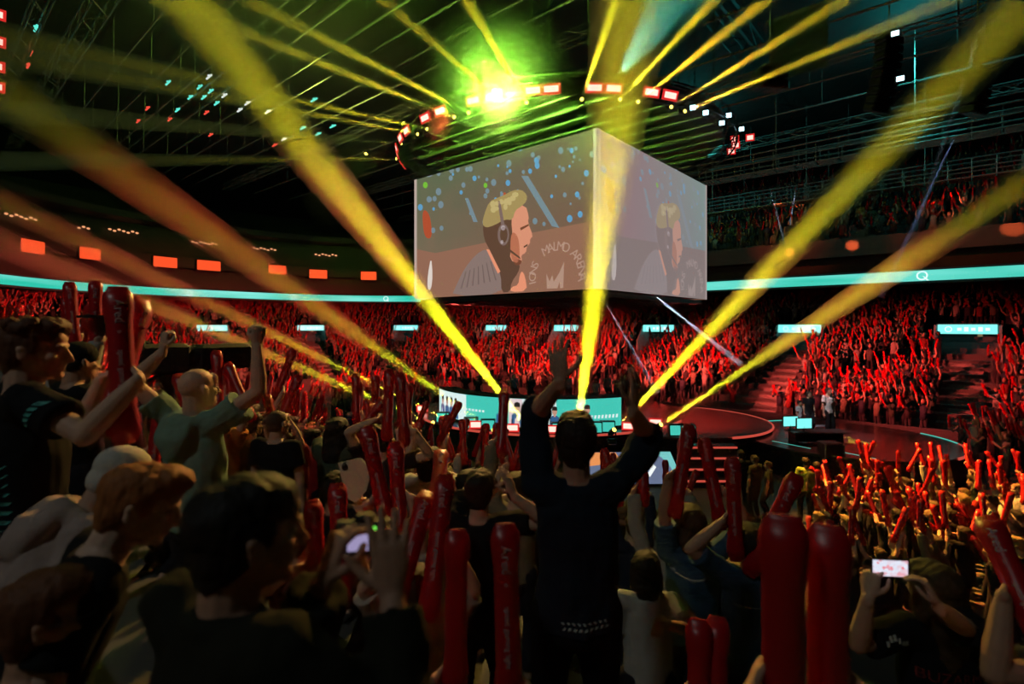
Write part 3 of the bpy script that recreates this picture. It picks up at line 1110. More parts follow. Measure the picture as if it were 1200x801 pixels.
line_array(P(1042, 48, 17.5), 9, 'curved black speaker column hanging at the upper right between two white lamps', R(20))
line_array(P(1146, 88, 16.5), 5, 'short black speaker block hanging at the upper right where the blue beam starts', R(25))
line_array(P(903, 88, 14.2), 2, 'small black speaker pair hanging in front of the lowest right beam', R(10))
for px, py in ((1049, 39), (1055, 92)):
    p = P(px, py, 16.5)
    blinder(p, Vector((0, 0, H)) - p, M['lamp_teal'], 'bright white lamp %s the curved speaker column' % ('at the top of' if py < 50 else 'at the middle of'), .2, .14, None)
root = empty('hanging_drape', P(935, 52, 19)); tag(root, 'dark teal lit flat panel hanging under the roof at the upper right', 'panel')
b = MB(); b.box((0, 0, 0), (1.9, .08, 2.2), FR); b.obj('sheet', mat('drape', (.05, .1, .1), .8, 0, 3, .3), root)
b = MB(); b.box((0, 0, 1.15), (2.1, .12, .12), FR); b.tube([(-.8, 0, 1.2), (-.8, 0, 4)], .015, 4); b.tube([(.8, 0, 1.2), (.8, 0, 4)], .015, 4); b.obj('batten', M['steel'], root)
# red spotlight patches put into glowing panels, and lit shelves, on the left facade
M['spot_patch_red'] = mat_emit('spot_patch_red', (1, .085, .02), 1.0)
M['shelf_glow'] = mat_emit('shelf_glow', (1, .42, .18), .9)


def facade_at(px, o_):
    dx = (px - 600) / F
    for i in range(150, 900):
        d = i * .1
        u, v = UV(dx * d, d)
        if offset_of(u, v) > o_:
            e = .01
            g = Vector((offset_of(u + e, v) - offset_of(u - e, v), offset_of(u, v + e) - offset_of(u, v - e))).normalized()
            return d, frame_of(-A(g.x, g.y))
    return None


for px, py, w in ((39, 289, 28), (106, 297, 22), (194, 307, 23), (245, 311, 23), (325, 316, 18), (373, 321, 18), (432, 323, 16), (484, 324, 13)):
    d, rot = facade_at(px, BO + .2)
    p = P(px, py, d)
    root = empty('spot_patch', p); tag(root, 'orange red spotlight patch built as a glowing panel above the left LED board', 'panel', 'orange red light patches above the left LED board')
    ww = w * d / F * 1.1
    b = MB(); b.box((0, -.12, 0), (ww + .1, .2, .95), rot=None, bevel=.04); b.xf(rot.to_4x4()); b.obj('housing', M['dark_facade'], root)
    b = MB(); b.box((0, .0, 0), (ww, .06, .82), bevel=.05); b.xf(rot.to_4x4()); b.obj('face', M['spot_patch_red'], root)
for px, py in ((25, 253), (145, 270), (240, 284), (310, 291), (382, 298), (453, 303), (98, 266)):
    d, rot = facade_at(px, BO + 2.6)
    p = P(px, py, d)
    root = empty('suite_lights', p); tag(root, 'row of small warm lamps in a box above the left LED board', 'lamp row', 'warm lamp rows in the upper left boxes')
    nn = 3 if px == 98 else 7
    b = MB(); b.box((0, -.08, .1), (nn * .34, .1, .08)); b.xf(rot.to_4x4()); b.obj('rail', M['dark_facade'], root)
    b = MB()
    for k in range(nn): b.ell(((k - (nn - 1) / 2) * .32, .0, -.05 + .08 * math.sin(k * 2.1)), (.13, .08, .08), nu=8, nv=5)
    b.xf(rot.to_4x4()); b.obj('bulbs', M['shelf_glow'], root)
# ------------------------------------------------------------------ people
def remesh(mb, voxel, smooth=4, disp=None, name='body'):
    """union of overlapping closed shapes into one continuous smoothed surface"""
    me = mb.mesh('tmp')
    o = bpy.data.objects.new('tmp', me)
    COL.objects.link(o)
    r = o.modifiers.new('r', 'REMESH'); r.mode = 'VOXEL'; r.voxel_size = voxel
    if smooth:
        s = o.modifiers.new('s', 'SMOOTH'); s.factor = .5; s.iterations = smooth
    dg = bpy.context.evaluated_depsgraph_get()
    out = bpy.data.meshes.new_from_object(o.evaluated_get(dg))
    bpy.data.objects.remove(o); bpy.data.meshes.remove(me)
    out.name = name
    n = len(out.vertices)
    if disp and n:
        co_ = np.empty(n * 3, np.float32); out.vertices.foreach_get('co', co_); co_ = co_.reshape(-1, 3)
        nr = np.empty(n * 3, np.float32); out.vertices.foreach_get('normal', nr); nr = nr.reshape(-1, 3)
        amp, sc, st = disp
        d = np.array([noise.fractal(Vector((float(p[0]) * sc * st[0], float(p[1]) * sc * st[1], float(p[2]) * sc * st[2])), 1.0, 2.0, 3) for p in co_], np.float32)
        co_ = co_ + nr * (d * amp)[:, None]
        out.vertices.foreach_set('co', co_.ravel())
    out.polygons.foreach_set('use_smooth', np.ones(len(out.polygons), bool))
    out.update()
    return out


def rotm(yaw=0, pitch=0, roll=0):
    """yaw to the right, pitch forward, roll to the right; in a frame facing +y"""
    return Matrix.Rotation(-yaw, 3, 'Z') @ Matrix.Rotation(-pitch, 3, 'X') @ Matrix.Rotation(roll, 3, 'Y')


FING = [(-.030, .078, .0085), (-.010, .086, .009), (.011, .080, .0088), (.031, .062, .0078)]   # across, length, radius: index .. little


def hand_shapes(mb, wrist, fdir, pnorm, side, pose, k=1.0, seg=8):
    """palm, four separate fingers and a thumb; side +1 right hand, -1 left"""
    f = Vector(fdir).normalized(); n = Vector(pnorm); n = (n - f * n.dot(f)).normalized()
    x = f.cross(n) * -side         # across the palm, towards the little finger
    T = lambda a, b, c: Vector(wrist) + (x * a + f * b + n * c) * k
    mb.tube([T(0, -.03, 0), T(0, .02, 0), T(.0, .055, 0), T(.0, .092, 0)], [(.024 * k, .019 * k), (.033 * k, .017 * k), (.042 * k, .0155 * k), (.041 * k, .012 * k)], 10, hint=x, rnd=True)
    curl = {'open': (8, 10, 8), 'relax': (22, 26, 18), 'fist': (78, 95, 60), 'grip': (48, 62, 42), 'pinch': (38, 40, 25), 'up': (4, 8, 5)}[pose]
    spread = {'open': 7, 'up': 6, 'relax': 3, 'fist': 0, 'grip': 1, 'pinch': 3}[pose]
    if pose == 'fist': mb.ell(T(0, .085, .028), (.036 * k, .03 * k, .03 * k), Matrix((x, f, n)).transposed(), nu=10, nv=7)
    for i, (a, L, r) in enumerate(FING):
        sp = math.radians((i - 1.5) * spread)
        p = (a, .088 - abs(i - 1.2) * .004, .0)
        pts = [T(a * .8, .06, 0), T(*p)]
        ang = 0
        for j, fr in enumerate((.44, .31, .25)):
            ang += math.radians(curl[j] * (1 + .06 * (i - 1.5)))
            s = L * fr
            p = (p[0] + math.sin(sp) * s * math.cos(ang), p[1] + math.cos(ang) * math.cos(sp) * s, p[2] + math.sin(ang) * s)
            pts.append(T(*p))
        mb.tube(pts, [r * 1.05 * k, r * 1.12 * k, r * 1.05 * k, r * .98 * k, r * .85 * k], seg, rnd=True)
    if pose in ('fist', 'grip'):
        th = [(-.022, .02, .004), (-.046, .045, .018), (-.040, .070, .040), (-.015, .082, .052 if pose == 'grip' else .046)]
        if pose == 'grip': th = [(-.022, .02, .004), (-.052, .045, .022), (-.052, .068, .048), (-.034, .082, .070)]
    elif pose in ('open', 'up'):
        th = [(-.022, .015, .004), (-.050, .035, .014), (-.074, .058, .020), (-.090, .082, .022)]
    else:
        th = [(-.022, .015, .004), (-.046, .038, .018), (-.058, .065, .030), (-.056, .092, .036)]
    mb.tube([T(*p) for p in th], [.013 * k, .0125 * k, .0105 * k, .009 * k], seg, rnd=True)
    return T(0, .06, .055), x, f, n


def ik(s, w, l1, l2, hint):
    d = w - s; L = d.length
    mx = (l1 + l2) * .995
    if L > mx:
        w = s + d * (mx / L); d = w - s; L = mx
    if L < abs(l1 - l2) + .02: L = abs(l1 - l2) + .02
    a = (l1 * l1 - l2 * l2 + L * L) / (2 * L)
    h = math.sqrt(max(0, l1 * l1 - a * a))
    t = d.normalized()
    hn = Vector(hint) - t * Vector(hint).dot(t)
    hn = hn.normalized() if hn.length > 1e-5 else t.orthogonal().normalized()
    return s + t * a + hn * h, w


def head_shapes(mb, hc, Rh, k, beard=0, seg=1.0):
    q = lambda p: hc + Rh @ (Vector(p) * k)
    el = lambda c, r, rr=None: mb.ell(q(c), [a * k for a in r], Rh @ rr if rr is not None else Rh, nu=int(18 * seg), nv=int(12 * seg))
    el((0, -.012, .030), (.076, .096, .088))
    el((0, .020, -.020), (.066, .070, .085))
    el((0, .040, -.070), (.050, .046, .040))
    el((0, .074, -.092), (.026, .018, .018))           # chin
    el((0, .082, .026), (.054, .019, .011))            # brow
    el((0, .078, .055), (.050, .02, .030))             # forehead
    for s in (-1, 1):
        el((s * .038, .058, -.020), (.024, .024, .022))     # cheekbone
        el((s * .078, -.008, -.004), (.010, .022, .034), Matrix.Rotation(s * .35, 3, 'Z'))   # ear
        el((s * .082, -.014, .012), (.010, .018, .016), Matrix.Rotation(s * .5, 3, 'Z'))
        el((s * .012, .098, -.034), (.010, .012, .009))     # nostril
    mb.tube([q((0, .088, .022)), q((0, .104, -.012)), q((0, .112, -.030))], [.008 * k, .011 * k, .014 * k], 8, rnd=True)
    mb.tube([q((-.022, .082, -.056)), q((0, .094, -.054)), q((.022, .082, -.056))], [.006 * k, .008 * k, .006 * k], 6, rnd=True)
    mb.tube([q((-.020, .080, -.067)), q((0, .092, -.068)), q((.020, .080, -.067))], [.006 * k, .008 * k, .006 * k], 6, rnd=True)


def hair_shapes(mb, hc, Rh, k, style):
    q = lambda p: hc + Rh @ (Vector(p) * k)
    el = lambda c, r: mb.ell(q(c), [a * k for a in r], Rh, nu=18, nv=12)
    if style in ('short', 'messy', 'quiff'):
        el((0, -.034, .036), (.088, .094, .088)); el((0, .004, .072), (.080, .094, .060)); el((0, -.050, -.012), (.078, .066, .072))
        for s in (-1, 1): el((s * .058, -.024, .022), (.030, .060, .052))
        el((0, -.062, -.052), (.058, .040, .050))
        if style != 'short': el((0, .048, .100), (.066, .060, .038))
        if style == 'quiff': el((0, .078, .098), (.052, .040, .036))
        if style == 'messy':
            for i in range(16):
                a = i * 2.4; el((.066 * math.cos(a), -.02 + .074 * math.sin(a), .092 + .02 * math.sin(i * 1.7)), (.03, .03, .028))
    elif style == 'buzz':
        el((0, -.026, .034), (.080, .0965, .0905)); el((0, -.045, -.01), (.074, .068, .07))
    elif style in ('long', 'bob'):
        el((0, -.030, .036), (.096, .102, .096)); el((0, .010, .078), (.084, .092, .058))
        zb = -.30 if style == 'long' else -.14
        mb.tube([q((0, -.050, .03)), q((0, -.070, -.08)), q((0, -.090, zb * .6)), q((0, -.095, zb))], [(.094 * k, .06 * k), (.102 * k, .055 * k), (.105 * k, .05 * k), (.08 * k, .03 * k)], 14, hint=Rh @ Vector((1, 0, 0)), rnd=True)
        for s in (-1, 1):
            mb.tube([q((s * .074, .01, .05)), q((s * .090, -.004, -.05)), q((s * .094, -.02, zb * .8))], [(.03 * k, .04 * k), (.028 * k, .04 * k), (.02 * k, .03 * k)], 10, rnd=True)
    elif style in ('cap', 'capback'):
        sg = 1 if style == 'cap' else -1
        el((0, -.010, .050), (.090, .106, .086))
        el((0, -.050, -.012), (.078, .062, .062))
        mb.ell(q((0, sg * .125, .052)), [.072 * k, .075 * k, .010 * k], Rh, nu=18, nv=8)


SKIN = [(.50, .27, .19), (.58, .34, .25), (.42, .22, .15), (.62, .40, .31)]


class Person:
    """bones in a frame facing +y, feet at the origin; pose -> shapes"""

    def __init__(s, h=1.75, lean=0.0, side=0.0, head=(0, 0, 0), lhand=None, rhand=None, lp='relax', rp='relax', lf=None, rf=None, ln=None, rn=None, le=None, re_=None,
                 crouch=0.0, sit=False, twist=0.0, wide=1.0):
        k = h / 1.75; s.k = k; s.h = h
        V = Vector
        s.Rt = rotm(twist, lean, side)
        zp = .95 * k - crouch
        s.pel = V((0, 0, zp))
        up = lambda x, y, z: s.pel + s.Rt @ V((x * k, y * k, z * k))
        s.spine = [s.pel + V((0, 0, -.04 * k)), up(0, 0, .10), up(0, .005, .28), up(0, 0, .40), up(0, -.01, .475)]
        s.neck = up(0, -.008, .53)
        s.Rh = rotm(*head)
        s.hc = s.neck + (s.Rt @ V((0, .012, .075)) * .5 + s.Rh @ V((0, .012, .075)) * .5) * k + s.Rh @ V((0, .02, .055)) * k
        s.arms = []
        for sd, hand, pose, fd, nd, el in ((-1, lhand, lp, lf, ln, le), (1, rhand, rp, rf, rn, re_)):
            sh = up(sd * .172 * wide, -.012, .462)
            if hand is None: hand = up(sd * .25, .05, -.12)
            hand = V(hand)
            raised = hand.z > sh.z + .05
            if raised: sh = sh + V((-sd * .012, .0, .03)) * k
            hint = V(el) if el is not None else (V((sd * .9, -.35, -.3)) if not raised else V((sd * 1, .1, -.2)))
            e, w = ik(sh, hand, .285 * k, .25 * k, hint)
            fa = (w - e).normalized()
            f = V(fd) if fd is not None else fa
            n = V(nd) if nd is not None else V((-sd, 0, 0))
            s.arms.append((sd, sh, e, w, f, n, pose))
        s.legs = []
        for sd in (-1, 1):
            hp = s.pel + V((sd * .09 * k, 0, -.03 * k))
            if sit:
                kn = hp + V((sd * .04, .42 * k, .02)); an = kn + V((0, .02, -.42 * k))
            else:
                an = V((sd * .12 * k, 0, .085 * k))
                kn, an = ik(hp, an, .44 * k, .42 * k, (sd * .1, 1, 0))
            s.legs.append((sd, hp, kn, an))
        s.grip = {}

    def body(s, voxel, seg=8, hands=True, legs=True):
        k = s.k; mb = MB(); X = s.Rt @ Vector((1, 0, 0))
        mb.tube(s.spine, [(.150 * k, .105 * k), (.128 * k, .09 * k), (.150 * k, .105 * k), (.155 * k, .10 * k), (.10 * k, .07 * k)], 14, hint=X, rnd=True)
        mb.tube([s.spine[4], s.neck, s.hc + s.Rh @ Vector((0, -.03, -.03)) * k], [(.075 * k, .066 * k), (.058 * k, .060 * k), (.054 * k, .058 * k)], 12, hint=X, rnd=True)
        head_shapes(mb, s.hc, s.Rh, k, seg=1.0 if voxel < .009 else .7)
        for sd, sh, e, w, f, n, pose in s.arms:
            mb.tube([s.spine[3] + (sh - s.spine[3]) * .5, sh], [.07 * k, .062 * k], 10, rnd=True)
            fa = (w - e)
            mb.tube([sh, sh + (e - sh) * .35, e], [.056 * k, .050 * k, .038 * k], 10, rnd=True)
            mb.tube([e, e + fa * .3, e + fa * .7, w], [.039 * k, .043 * k, .034 * k, (.027 * k, .024 * k)], 10, rnd=True)
            if hands:
                s.grip[sd] = hand_shapes(mb, w + f.normalized() * .01 * k, f, n, sd, pose, k, seg)
            else:
                mb.ell(w + f.normalized() * .06 * k, (.045 * k, .045 * k, .055 * k), nu=8, nv=6)
                s.grip[sd] = (w + f.normalized() * .05 * k, X, f, n)
        if legs:
            for sd, hp, kn, an in s.legs:
                mb.tube([hp, hp + (kn - hp) * .5, kn], [.082 * k, .072 * k, .052 * k], 10, rnd=True)
                mb.tube([kn, kn + (an - kn) * .35, an], [.05 * k, .052 * k, .038 * k], 10, rnd=True)
                mb.tube([an + Vector((0, -.03, -.04)) * k, an + Vector((0, .15, -.05)) * k], [.036 * k, .03 * k], 8, rnd=True)
        return remesh(mb, voxel, 3 if voxel < .009 else 2, name='person_body')

    def shirt(s, voxel, sleeve=.62, loose=.018, hood=False, hem=.0, folds=.006, collar=False, seedv=0.0):
        k = s.k; mb = MB(); X = s.Rt @ Vector((1, 0, 0)); L = loose
        sp = list(s.spine); sp[0] = sp[0] + (sp[0] - sp[1]).normalized() * (.05 + hem) * k
        mb.tube(sp, [(.158 * k + L, .115 * k + L), (.142 * k + L, .104 * k + L), (.158 * k + L, .112 * k + L), (.160 * k + L * .7, .106 * k + L * .7), (.105 * k + L * .3, .078 * k + L * .3)], 18, hint=X, caps=True, rnd=False)
        mb.ell(s.spine[4] + s.Rt @ Vector((0, 0, -.005)) * k, (.115 * k, .088 * k, .035 * k), s.Rt)
        for sd, sh, e, w, f, n, pose in s.arms:
            mb.tube([s.spine[3] + (sh - s.spine[3]) * .45, sh], [.088 * k, .068 * k + L * .4], 12, rnd=True)
            if sleeve <= 1:
                q = sh + (e - sh) * sleeve
                mb.tube([sh, sh + (q - sh) * .5, q], [.064 * k + L * .3, .062 * k + L * .7, .060 * k + L], 12, rnd=False)
            else:
                q = e + (w - e) * (sleeve - 1)
                mb.tube([sh, sh + (e - sh) * .5, e], [.064 * k + L * .3, .058 * k + L * .6, .047 * k + L * .8], 12, rnd=True)
                mb.tube([e, e + (q - e) * .5, q], [.048 * k + L * .8, .049 * k + L * .7, .044 * k + L * .6], 12, rnd=False)
                if sleeve < 1.6: mb.tube([q - (w - e).normalized() * .045, q], [.053 * k + L * .8, .054 * k + L * .8], 12, rnd=False)
        if hood:
            c = s.spine[4]
            for i in range(7):
                a = math.radians(-150 + i * 20)
                mb.ell(c + s.Rt @ Vector((.11 * math.cos(a), .10 * math.sin(a) - .01, .015)) * k, (.045 * k, .045 * k, .04 * k), s.Rt, nu=10, nv=7)
            mb.tube([c + s.Rt @ Vector((0, -.10, .02)) * k, c + s.Rt @ Vector((0, -.135, -.06)) * k, c + s.Rt @ Vector((0, -.135, -.15)) * k], [(.11 * k, .04 * k), (.12 * k, .05 * k), (.07 * k, .035 * k)], 14, hint=X, rnd=True)
        if collar:
            mb.tube([s.spine[4] + s.Rt @ Vector((0, 0, .0)) * k, s.spine[4] + s.Rt @ Vector((0, -.004, .05)) * k], [(.088 * k, .08 * k), (.078 * k, .074 * k)], 14, hint=X)
        me = remesh(mb, voxel, 3, (folds, 7.0, (1, 1, .55)) if folds else None, 'person_shirt')
        return me

    def trousers(s, voxel, folds=.004, loose=.012, shorts=False):
        k = s.k; mb = MB(); L = loose
        mb.tube([s.pel + Vector((0, 0, -.09 * k)), s.pel, s.pel + s.Rt @ Vector((0, 0, .09 * k))], [(.146 * k + L, .113 * k + L), (.146 * k + L, .106 * k + L), (.128 * k + L, .09 * k + L)], 16, hint=(1, 0, 0), rnd=False)
        mb.ell(s.pel + Vector((0, -.01, -.10 * k)), (.13 * k + L, .115 * k + L, .09 * k))
        for sd, hp, kn, an in s.legs:
            mb.tube([hp, hp + (kn - hp) * .5, kn], [.092 * k + L, .082 * k + L, .06 * k + L], 12, rnd=True)
            mb.tube([kn, kn + (an - kn) * .4, an + (kn - an) * .06], [.06 * k + L, .058 * k + L, .052 * k + L], 12)
        return remesh(mb, voxel, 2, (folds, 9.0, (1, 1, .5)) if folds else None, 'person_trousers')

    def hair(s, voxel, style, amp=.006):
        mb = MB(); hair_shapes(mb, s.hc, s.Rh, s.k, style)
        st = (1, 1, .35) if style not in ('cap', 'capback') else (0, 0, 0)
        return remesh(mb, voxel, 2, (amp if style not in ('cap', 'capback', 'buzz') else .0008, 34.0, (1, 1, .5)), 'person_hair')

    def eyes(s):
        out = []
        for d in (-1, 1):
            mb = MB()
            mb.ell(s.hc + s.Rh @ Vector((d * .031, .0735, .004)) * s.k, (.0125 * s.k, .0115 * s.k, .0075 * s.k), s.Rh, nu=10, nv=7)
            mb.ell(s.hc + s.Rh @ Vector((d * .031, .0822, .004)) * s.k, (.0078 * s.k, .005 * s.k, .0078 * s.k), s.Rh, nu=8, nv=6, mi=1)
            out.append(mb)
        return out

    def shoe(s, i):
        sd, hp, kn, an = s.legs[i]
        k = s.k; mb = MB()
        mb.tube([an + Vector((0, -.055, -.045)) * k, an + Vector((0, .03, -.038)) * k, an + Vector((0, .13, -.05)) * k, an + Vector((0, .19, -.058)) * k], [(.04 * k, .036 * k), (.043 * k, .045 * k), (.046 * k, .033 * k), (.036 * k, .022 * k)], 12, hint=(1, 0, 0), rnd=True)
        mb.box(an + Vector((0, .065, -.078)) * k, (.085 * k, .27 * k, .016 * k), bevel=.006)
        return mb


def link(name, me, m, parent, color=None):
    o = bpy.data.objects.new(name, me)
    if not me.materials: me.materials.append(m)
    COL.objects.link(o)
    o.parent = parent
    if color: o.color = (*color, 1)
    return o


NPERS = [0]


def make_person(p, loc, yaw, label, group=None, skin=0, shirt=(.02, .02, .022), trousers=(.02, .02, .025), hair=(.03, .02, .015), style='short', voxel=.006,
                sleeve=.62, hood=False, loose=.018, folds=.013, collar=False, legs=True, hem=0.0, name='person'):
    root = empty(name, loc, -yaw)
    tag(root, label, 'person', group)
    sk = SKIN[skin] if isinstance(skin, int) else skin
    cv = max(voxel, .009)
    link('body', p.body(voxel, legs=True), M['skin'], root, sk)
    link('shirt', p.shirt(cv, sleeve, loose, hood, hem, folds, collar), M['cloth'], root, shirt)
    link('trousers', p.trousers(max(cv, .012)), M['cloth'], root, trousers)
    if style: link('cap' if style in ('cap', 'capback') else 'hair', p.hair(max(voxel, .005), style), M['cloth'] if style in ('cap', 'capback') else M['hair'], root, hair)
    for i in (0, 1):
        o = p.shoe(i).obj('shoe', M['cloth'], root, True); o.color = (.05, .05, .05, 1)
    for e in p.eyes(): e.obj('eye', [M['eye'], M['lens']], root, True)
    return root


# ------------------------------------------------------------------ inflatable clapper sticks
STICK_L, STICK_R = .62, .043


def stick_mesh(text=True, n=18, L=STICK_L, r=STICK_R):
    """inflated tube along +z with pinched welded ends and wrinkles"""
    mb = MB(); mats = [M['red_vinyl']]
    prof = [(0, .62, .12), (.012, .72, .16), (.03, .92, .62), (.055, 1.0, .92), (.09, 1, 1)]
    pts = []; rad = []
    for z, a, b in prof:
        pts.append((0, 0, z)); rad.append((r * a * 1.18, r * b))
    for i in range(1, 8):
        z = .09 + (L - .18) * i / 8; w = 1 + .012 * math.sin(i * 2.3)
        pts.append((0, 0, z)); rad.append((r * w, r * w))
    for z, a, b in reversed(prof):
        pts.append((0, 0, L - z)); rad.append((r * a * 1.18, r * b))
    mb.tube(pts, rad, n, hint=(1, 0, 0))
    return mb.mesh('clapper_stick', mats, True)


def stick_print():
    """lettering that follows the round tube, reading along its length"""
    mb = MB()
    for s, size, z0 in (('speed gaming light', .027, .26), ('Ared', .046, STICK_L - .11), ('o', .024, STICK_L - .19)):
        vs, fs = text_mesh(s, size)
        q = []
        for v in vs:
            a = v.y / STICK_R
            rr = STICK_R * 1.02 + .0015
            q.append((rr * math.sin(a), -rr * math.cos(a), z0 - v.x if True else 0))
        mb.add(q, fs)
    return mb.mesh('clapper_print', [M['white_print']])


ST_MESH = stick_mesh(); ST_PRINT = stick_print(); ST_LOW = stick_mesh(n=8)
STICKS = [0]


def place_stick(base, direction, label, group=None, scale=1.0, spin=0.0, hi=True, text=True):
    o = bpy.data.objects.new('clapper_stick', ST_MESH if hi else ST_LOW)
    COL.objects.link(o)
    z = Vector(direction).normalized()
    # printed side (local -y) turned to the camera
    tocam = Vector((0, 0, H)) - Vector(base)
    y = -(tocam - z * tocam.dot(z)).normalized()
    x = y.cross(z)
    m = Matrix((x, y, z)).transposed() @ Matrix.Rotation(spin, 3, 'Z')
    o.matrix_world = Matrix.Translation(base) @ m.to_4x4() @ Matrix.Scale(scale, 4)
    tag(o, label, 'clapper stick', group)
    STICKS[0] += 1
    if hi and text:
        c = bpy.data.objects.new('lettering', ST_PRINT); COL.objects.link(c); c.parent = o
    return o
# ------------------------------------------------------------------ the stage under the screen
SC, SR, SZ = Vector((1.8, 25.6, 0)), 6.2, 1.2
LC, LR, LZ = Vector((7.0, 23.0, 0)), 3.9, 1.16
PC, PR, PZ = Vector((12.5, 20.0, 0)), 3.6, 1.0


def circ(c, r, z, n=72, a0=0.0, a1=2 * PI):
    return [c + Vector((r * math.cos(a0 + (a1 - a0) * k / n), r * math.sin(a0 + (a1 - a0) * k / n), z)) for k in range(n + (0 if abs(a1 - a0 - 2 * PI) < 1e-6 else 1))]


def band(mb, la, lb, close=True):
    n = len(la)
    mb.add(la + lb, [(i, (i + 1) % n, n + (i + 1) % n, n + i) for i in range(n if close else n - 1)])


M['stage_top'] = mat('stage_top', (.05, .045, .045), .22, 0, 1.2, .3)
M['stage_red'] = mat('stage_red', (.16, .04, .035), .35, 0, 9, .25)  # red wash over the round deck put into its base colour
M['glow_red'] = mat_emit('glow_red', (1, .12, .08), .55)
M['glow_teal'] = mat_emit('glow_teal', (.06, .55, .45), .9)
M['teal_screen'] = mat_emit('teal_screen', (.06, .62, .5), .9)


def stage(name, c, r, z, top, label, arcs):
    root = empty(name, c)
    tag(root, label, 'stage')
    b = MB(); o1 = circ(Vector((0, 0, 0)), r, z); o2 = circ(Vector((0, 0, 0)), r, z - .08)
    b.add(o1, [tuple(range(len(o1)))]); band(b, o1, o2); b.obj('deck', top, root)
    b = MB(); o3 = circ(Vector((0, 0, 0)), r - .08, z - .08, 96); band(b, o2, circ(Vector((0, 0, 0)), r - .08, z - .08))
    zig = [p + Vector((p.x, p.y, 0)).normalized() * (.03 * (k % 2)) for k, p in enumerate(o3)]
    band(b, zig, [Vector((p.x, p.y, 0)) for p in zig]); b.obj('skirt', M['stage_black'], root)
    for a0, a1, m in arcs:
        b = MB(); pts = circ(Vector((0, 0, 0)), r + .01, z - .02, 40, R(a0), R(a1)); b.tube(pts, (.045), 6); b.obj('edge_strip', m, root)
    return root


stage('main_stage', SC, SR, SZ, M['stage_top'], 'big round black stage with teal fronted desk under the hanging screen', [(185, 330, M['glow_red'])])
stage('round_stage', LC, LR, LZ, M['stage_red'], 'round stage with red light painted on its top and a glowing rim', [(-75, 62, M['glow_red'])])
stage('host_stage', PC, PR, PZ, M['stage_top'], 'low black stage of the hosts with a rounded end at the right', [(-62, -18, M['glow_red']), (-17, 12, M['glow_teal']), (78, 118, M['glow_teal'])])
# straight teal bars along its front
for (ax, ay), (bx, by), lab in (((905, 518), (950, 527), 'teal light bar along the host stage front below the monitors'), ((981, 530), (1026, 539), 'teal light bar along the host stage front below the yellow painted gobo mark')):
    p0 = P(ax, ay, 4.25 * F / (ay - HOR)); p1 = P(bx, by, 4.25 * F / (by - HOR))
    root = empty('light_bar', p0); tag(root, lab, 'light bar')
    b = MB(); b.tube([(0, 0, 0), p1 - p0], .06, 8); b.obj('tube', M['glow_teal'], root)
    b = MB(); b.tube([(0, .03, -.07), p1 - p0 + Vector((0, .03, -.07))], .05, 6); b.obj('holder', M['black_metal'], root)
b = MB()
q = P(995, 516, 4.2 * F / (516 - HOR))
for (x0, y0), (x1, y1) in (((-.9, .3), (-.2, -.5)), ((-.2, -.5), (.2, .2)), ((.2, .2), (.5, -.7)), ((-.7, .7), (.4, .5)), ((-.9, .3), (-.5, .6)), ((.5, -.7), (.1, -.9))):
    d = Vector((x1 - x0, y1 - y0, 0)).normalized(); s_ = Vector((-d.y, d.x, 0)) * .09
    a_ = Vector((x0, y0, .004)); c_ = Vector((x1, y1, .004))
    b.quad(a_ - s_, c_ - s_, c_ + s_, a_ + s_)
o = b.obj('floor_mark', mat('floor_mark', (.42, .5, .05), .6), loc=(q.x, q.y, PZ)); tag(o, 'yellow green gobo light painted on the host stage deck', 'painted gobo light')  # projected gobo light, painted on the deck as flat colour


def on_arc(px, c, r):
    """near side crossing of the line of sight column px with a circle"""
    dx = (px - 600) / F
    a = dx * dx + 1; bq = -2 * (dx * c.x + c.y); cc = c.x ** 2 + c.y ** 2 - r * r
    D = bq * bq - 4 * a * cc
    y = (-bq - math.sqrt(max(D, 0))) / (2 * a)
    return Vector((dx * y, y, 0))


# the desk with its curved LED front
DR = 5.35
pa, pb = on_arc(515, SC, DR), on_arc(728, SC, DR)
aa, ab = math.atan2(pa.y - SC.y, pa.x - SC.x), math.atan2(pb.y - SC.y, pb.x - SC.x)
if aa > 0: aa -= 2 * PI
if ab > 0: ab -= 2 * PI
desk = empty('team_desk', SC + Vector((0, 0, SZ)))
tag(desk, 'long curved player desk on the stage with a teal and white LED front', 'desk')
DZ0, DZ1 = .1, 1.2
b = MB()
band(b, circ(Vector(), DR, DZ0, 40, aa, ab), circ(Vector(), DR, DZ1, 40, aa, ab), False); b.obj('display', M['teal_screen'], desk)
b = MB()
f1, f2 = circ(Vector(), DR + .03, 0, 40, aa, ab), circ(Vector(), DR + .03, DZ0, 40, aa, ab)
band(b, f1, f2, False); band(b, circ(Vector(), DR + .02, DZ1, 40, aa, ab), circ(Vector(), DR + .02, DZ1 + .05, 40, aa, ab), False)
band(b, circ(Vector(), DR + .02, DZ1 + .05, 40, aa, ab), circ(Vector(), DR - .8, DZ1 + .05, 40, aa, ab), False)
band(b, circ(Vector(), DR - .1, 0, 40, aa, ab), circ(Vector(), DR - .1, DZ1 + .05, 40, aa, ab), False)
b.obj('body', M['black'], desk)
mats_d = [mat_emit('desk_white', (.72, .9, .88), .95), mat_emit('desk_skin', (.55, .3, .22), .9), mat_emit('desk_hair', (.03, .02, .02), .6), mat_emit('desk_shirt', (.04, .13, .3), .8), mat_emit('desk_pink', (.75, .6, .62), .9)]
b = MB()


def dpt(px, t, l):
    p = on_arc(px, SC, DR + .004 * l) - SC
    return Vector((p.x, p.y, DZ0 + t * (DZ1 - DZ0)))


def dpoly(pts, m, l):
    b.add([dpt(x, t, l) for x, t in pts], [tuple(range(len(pts)))], m)


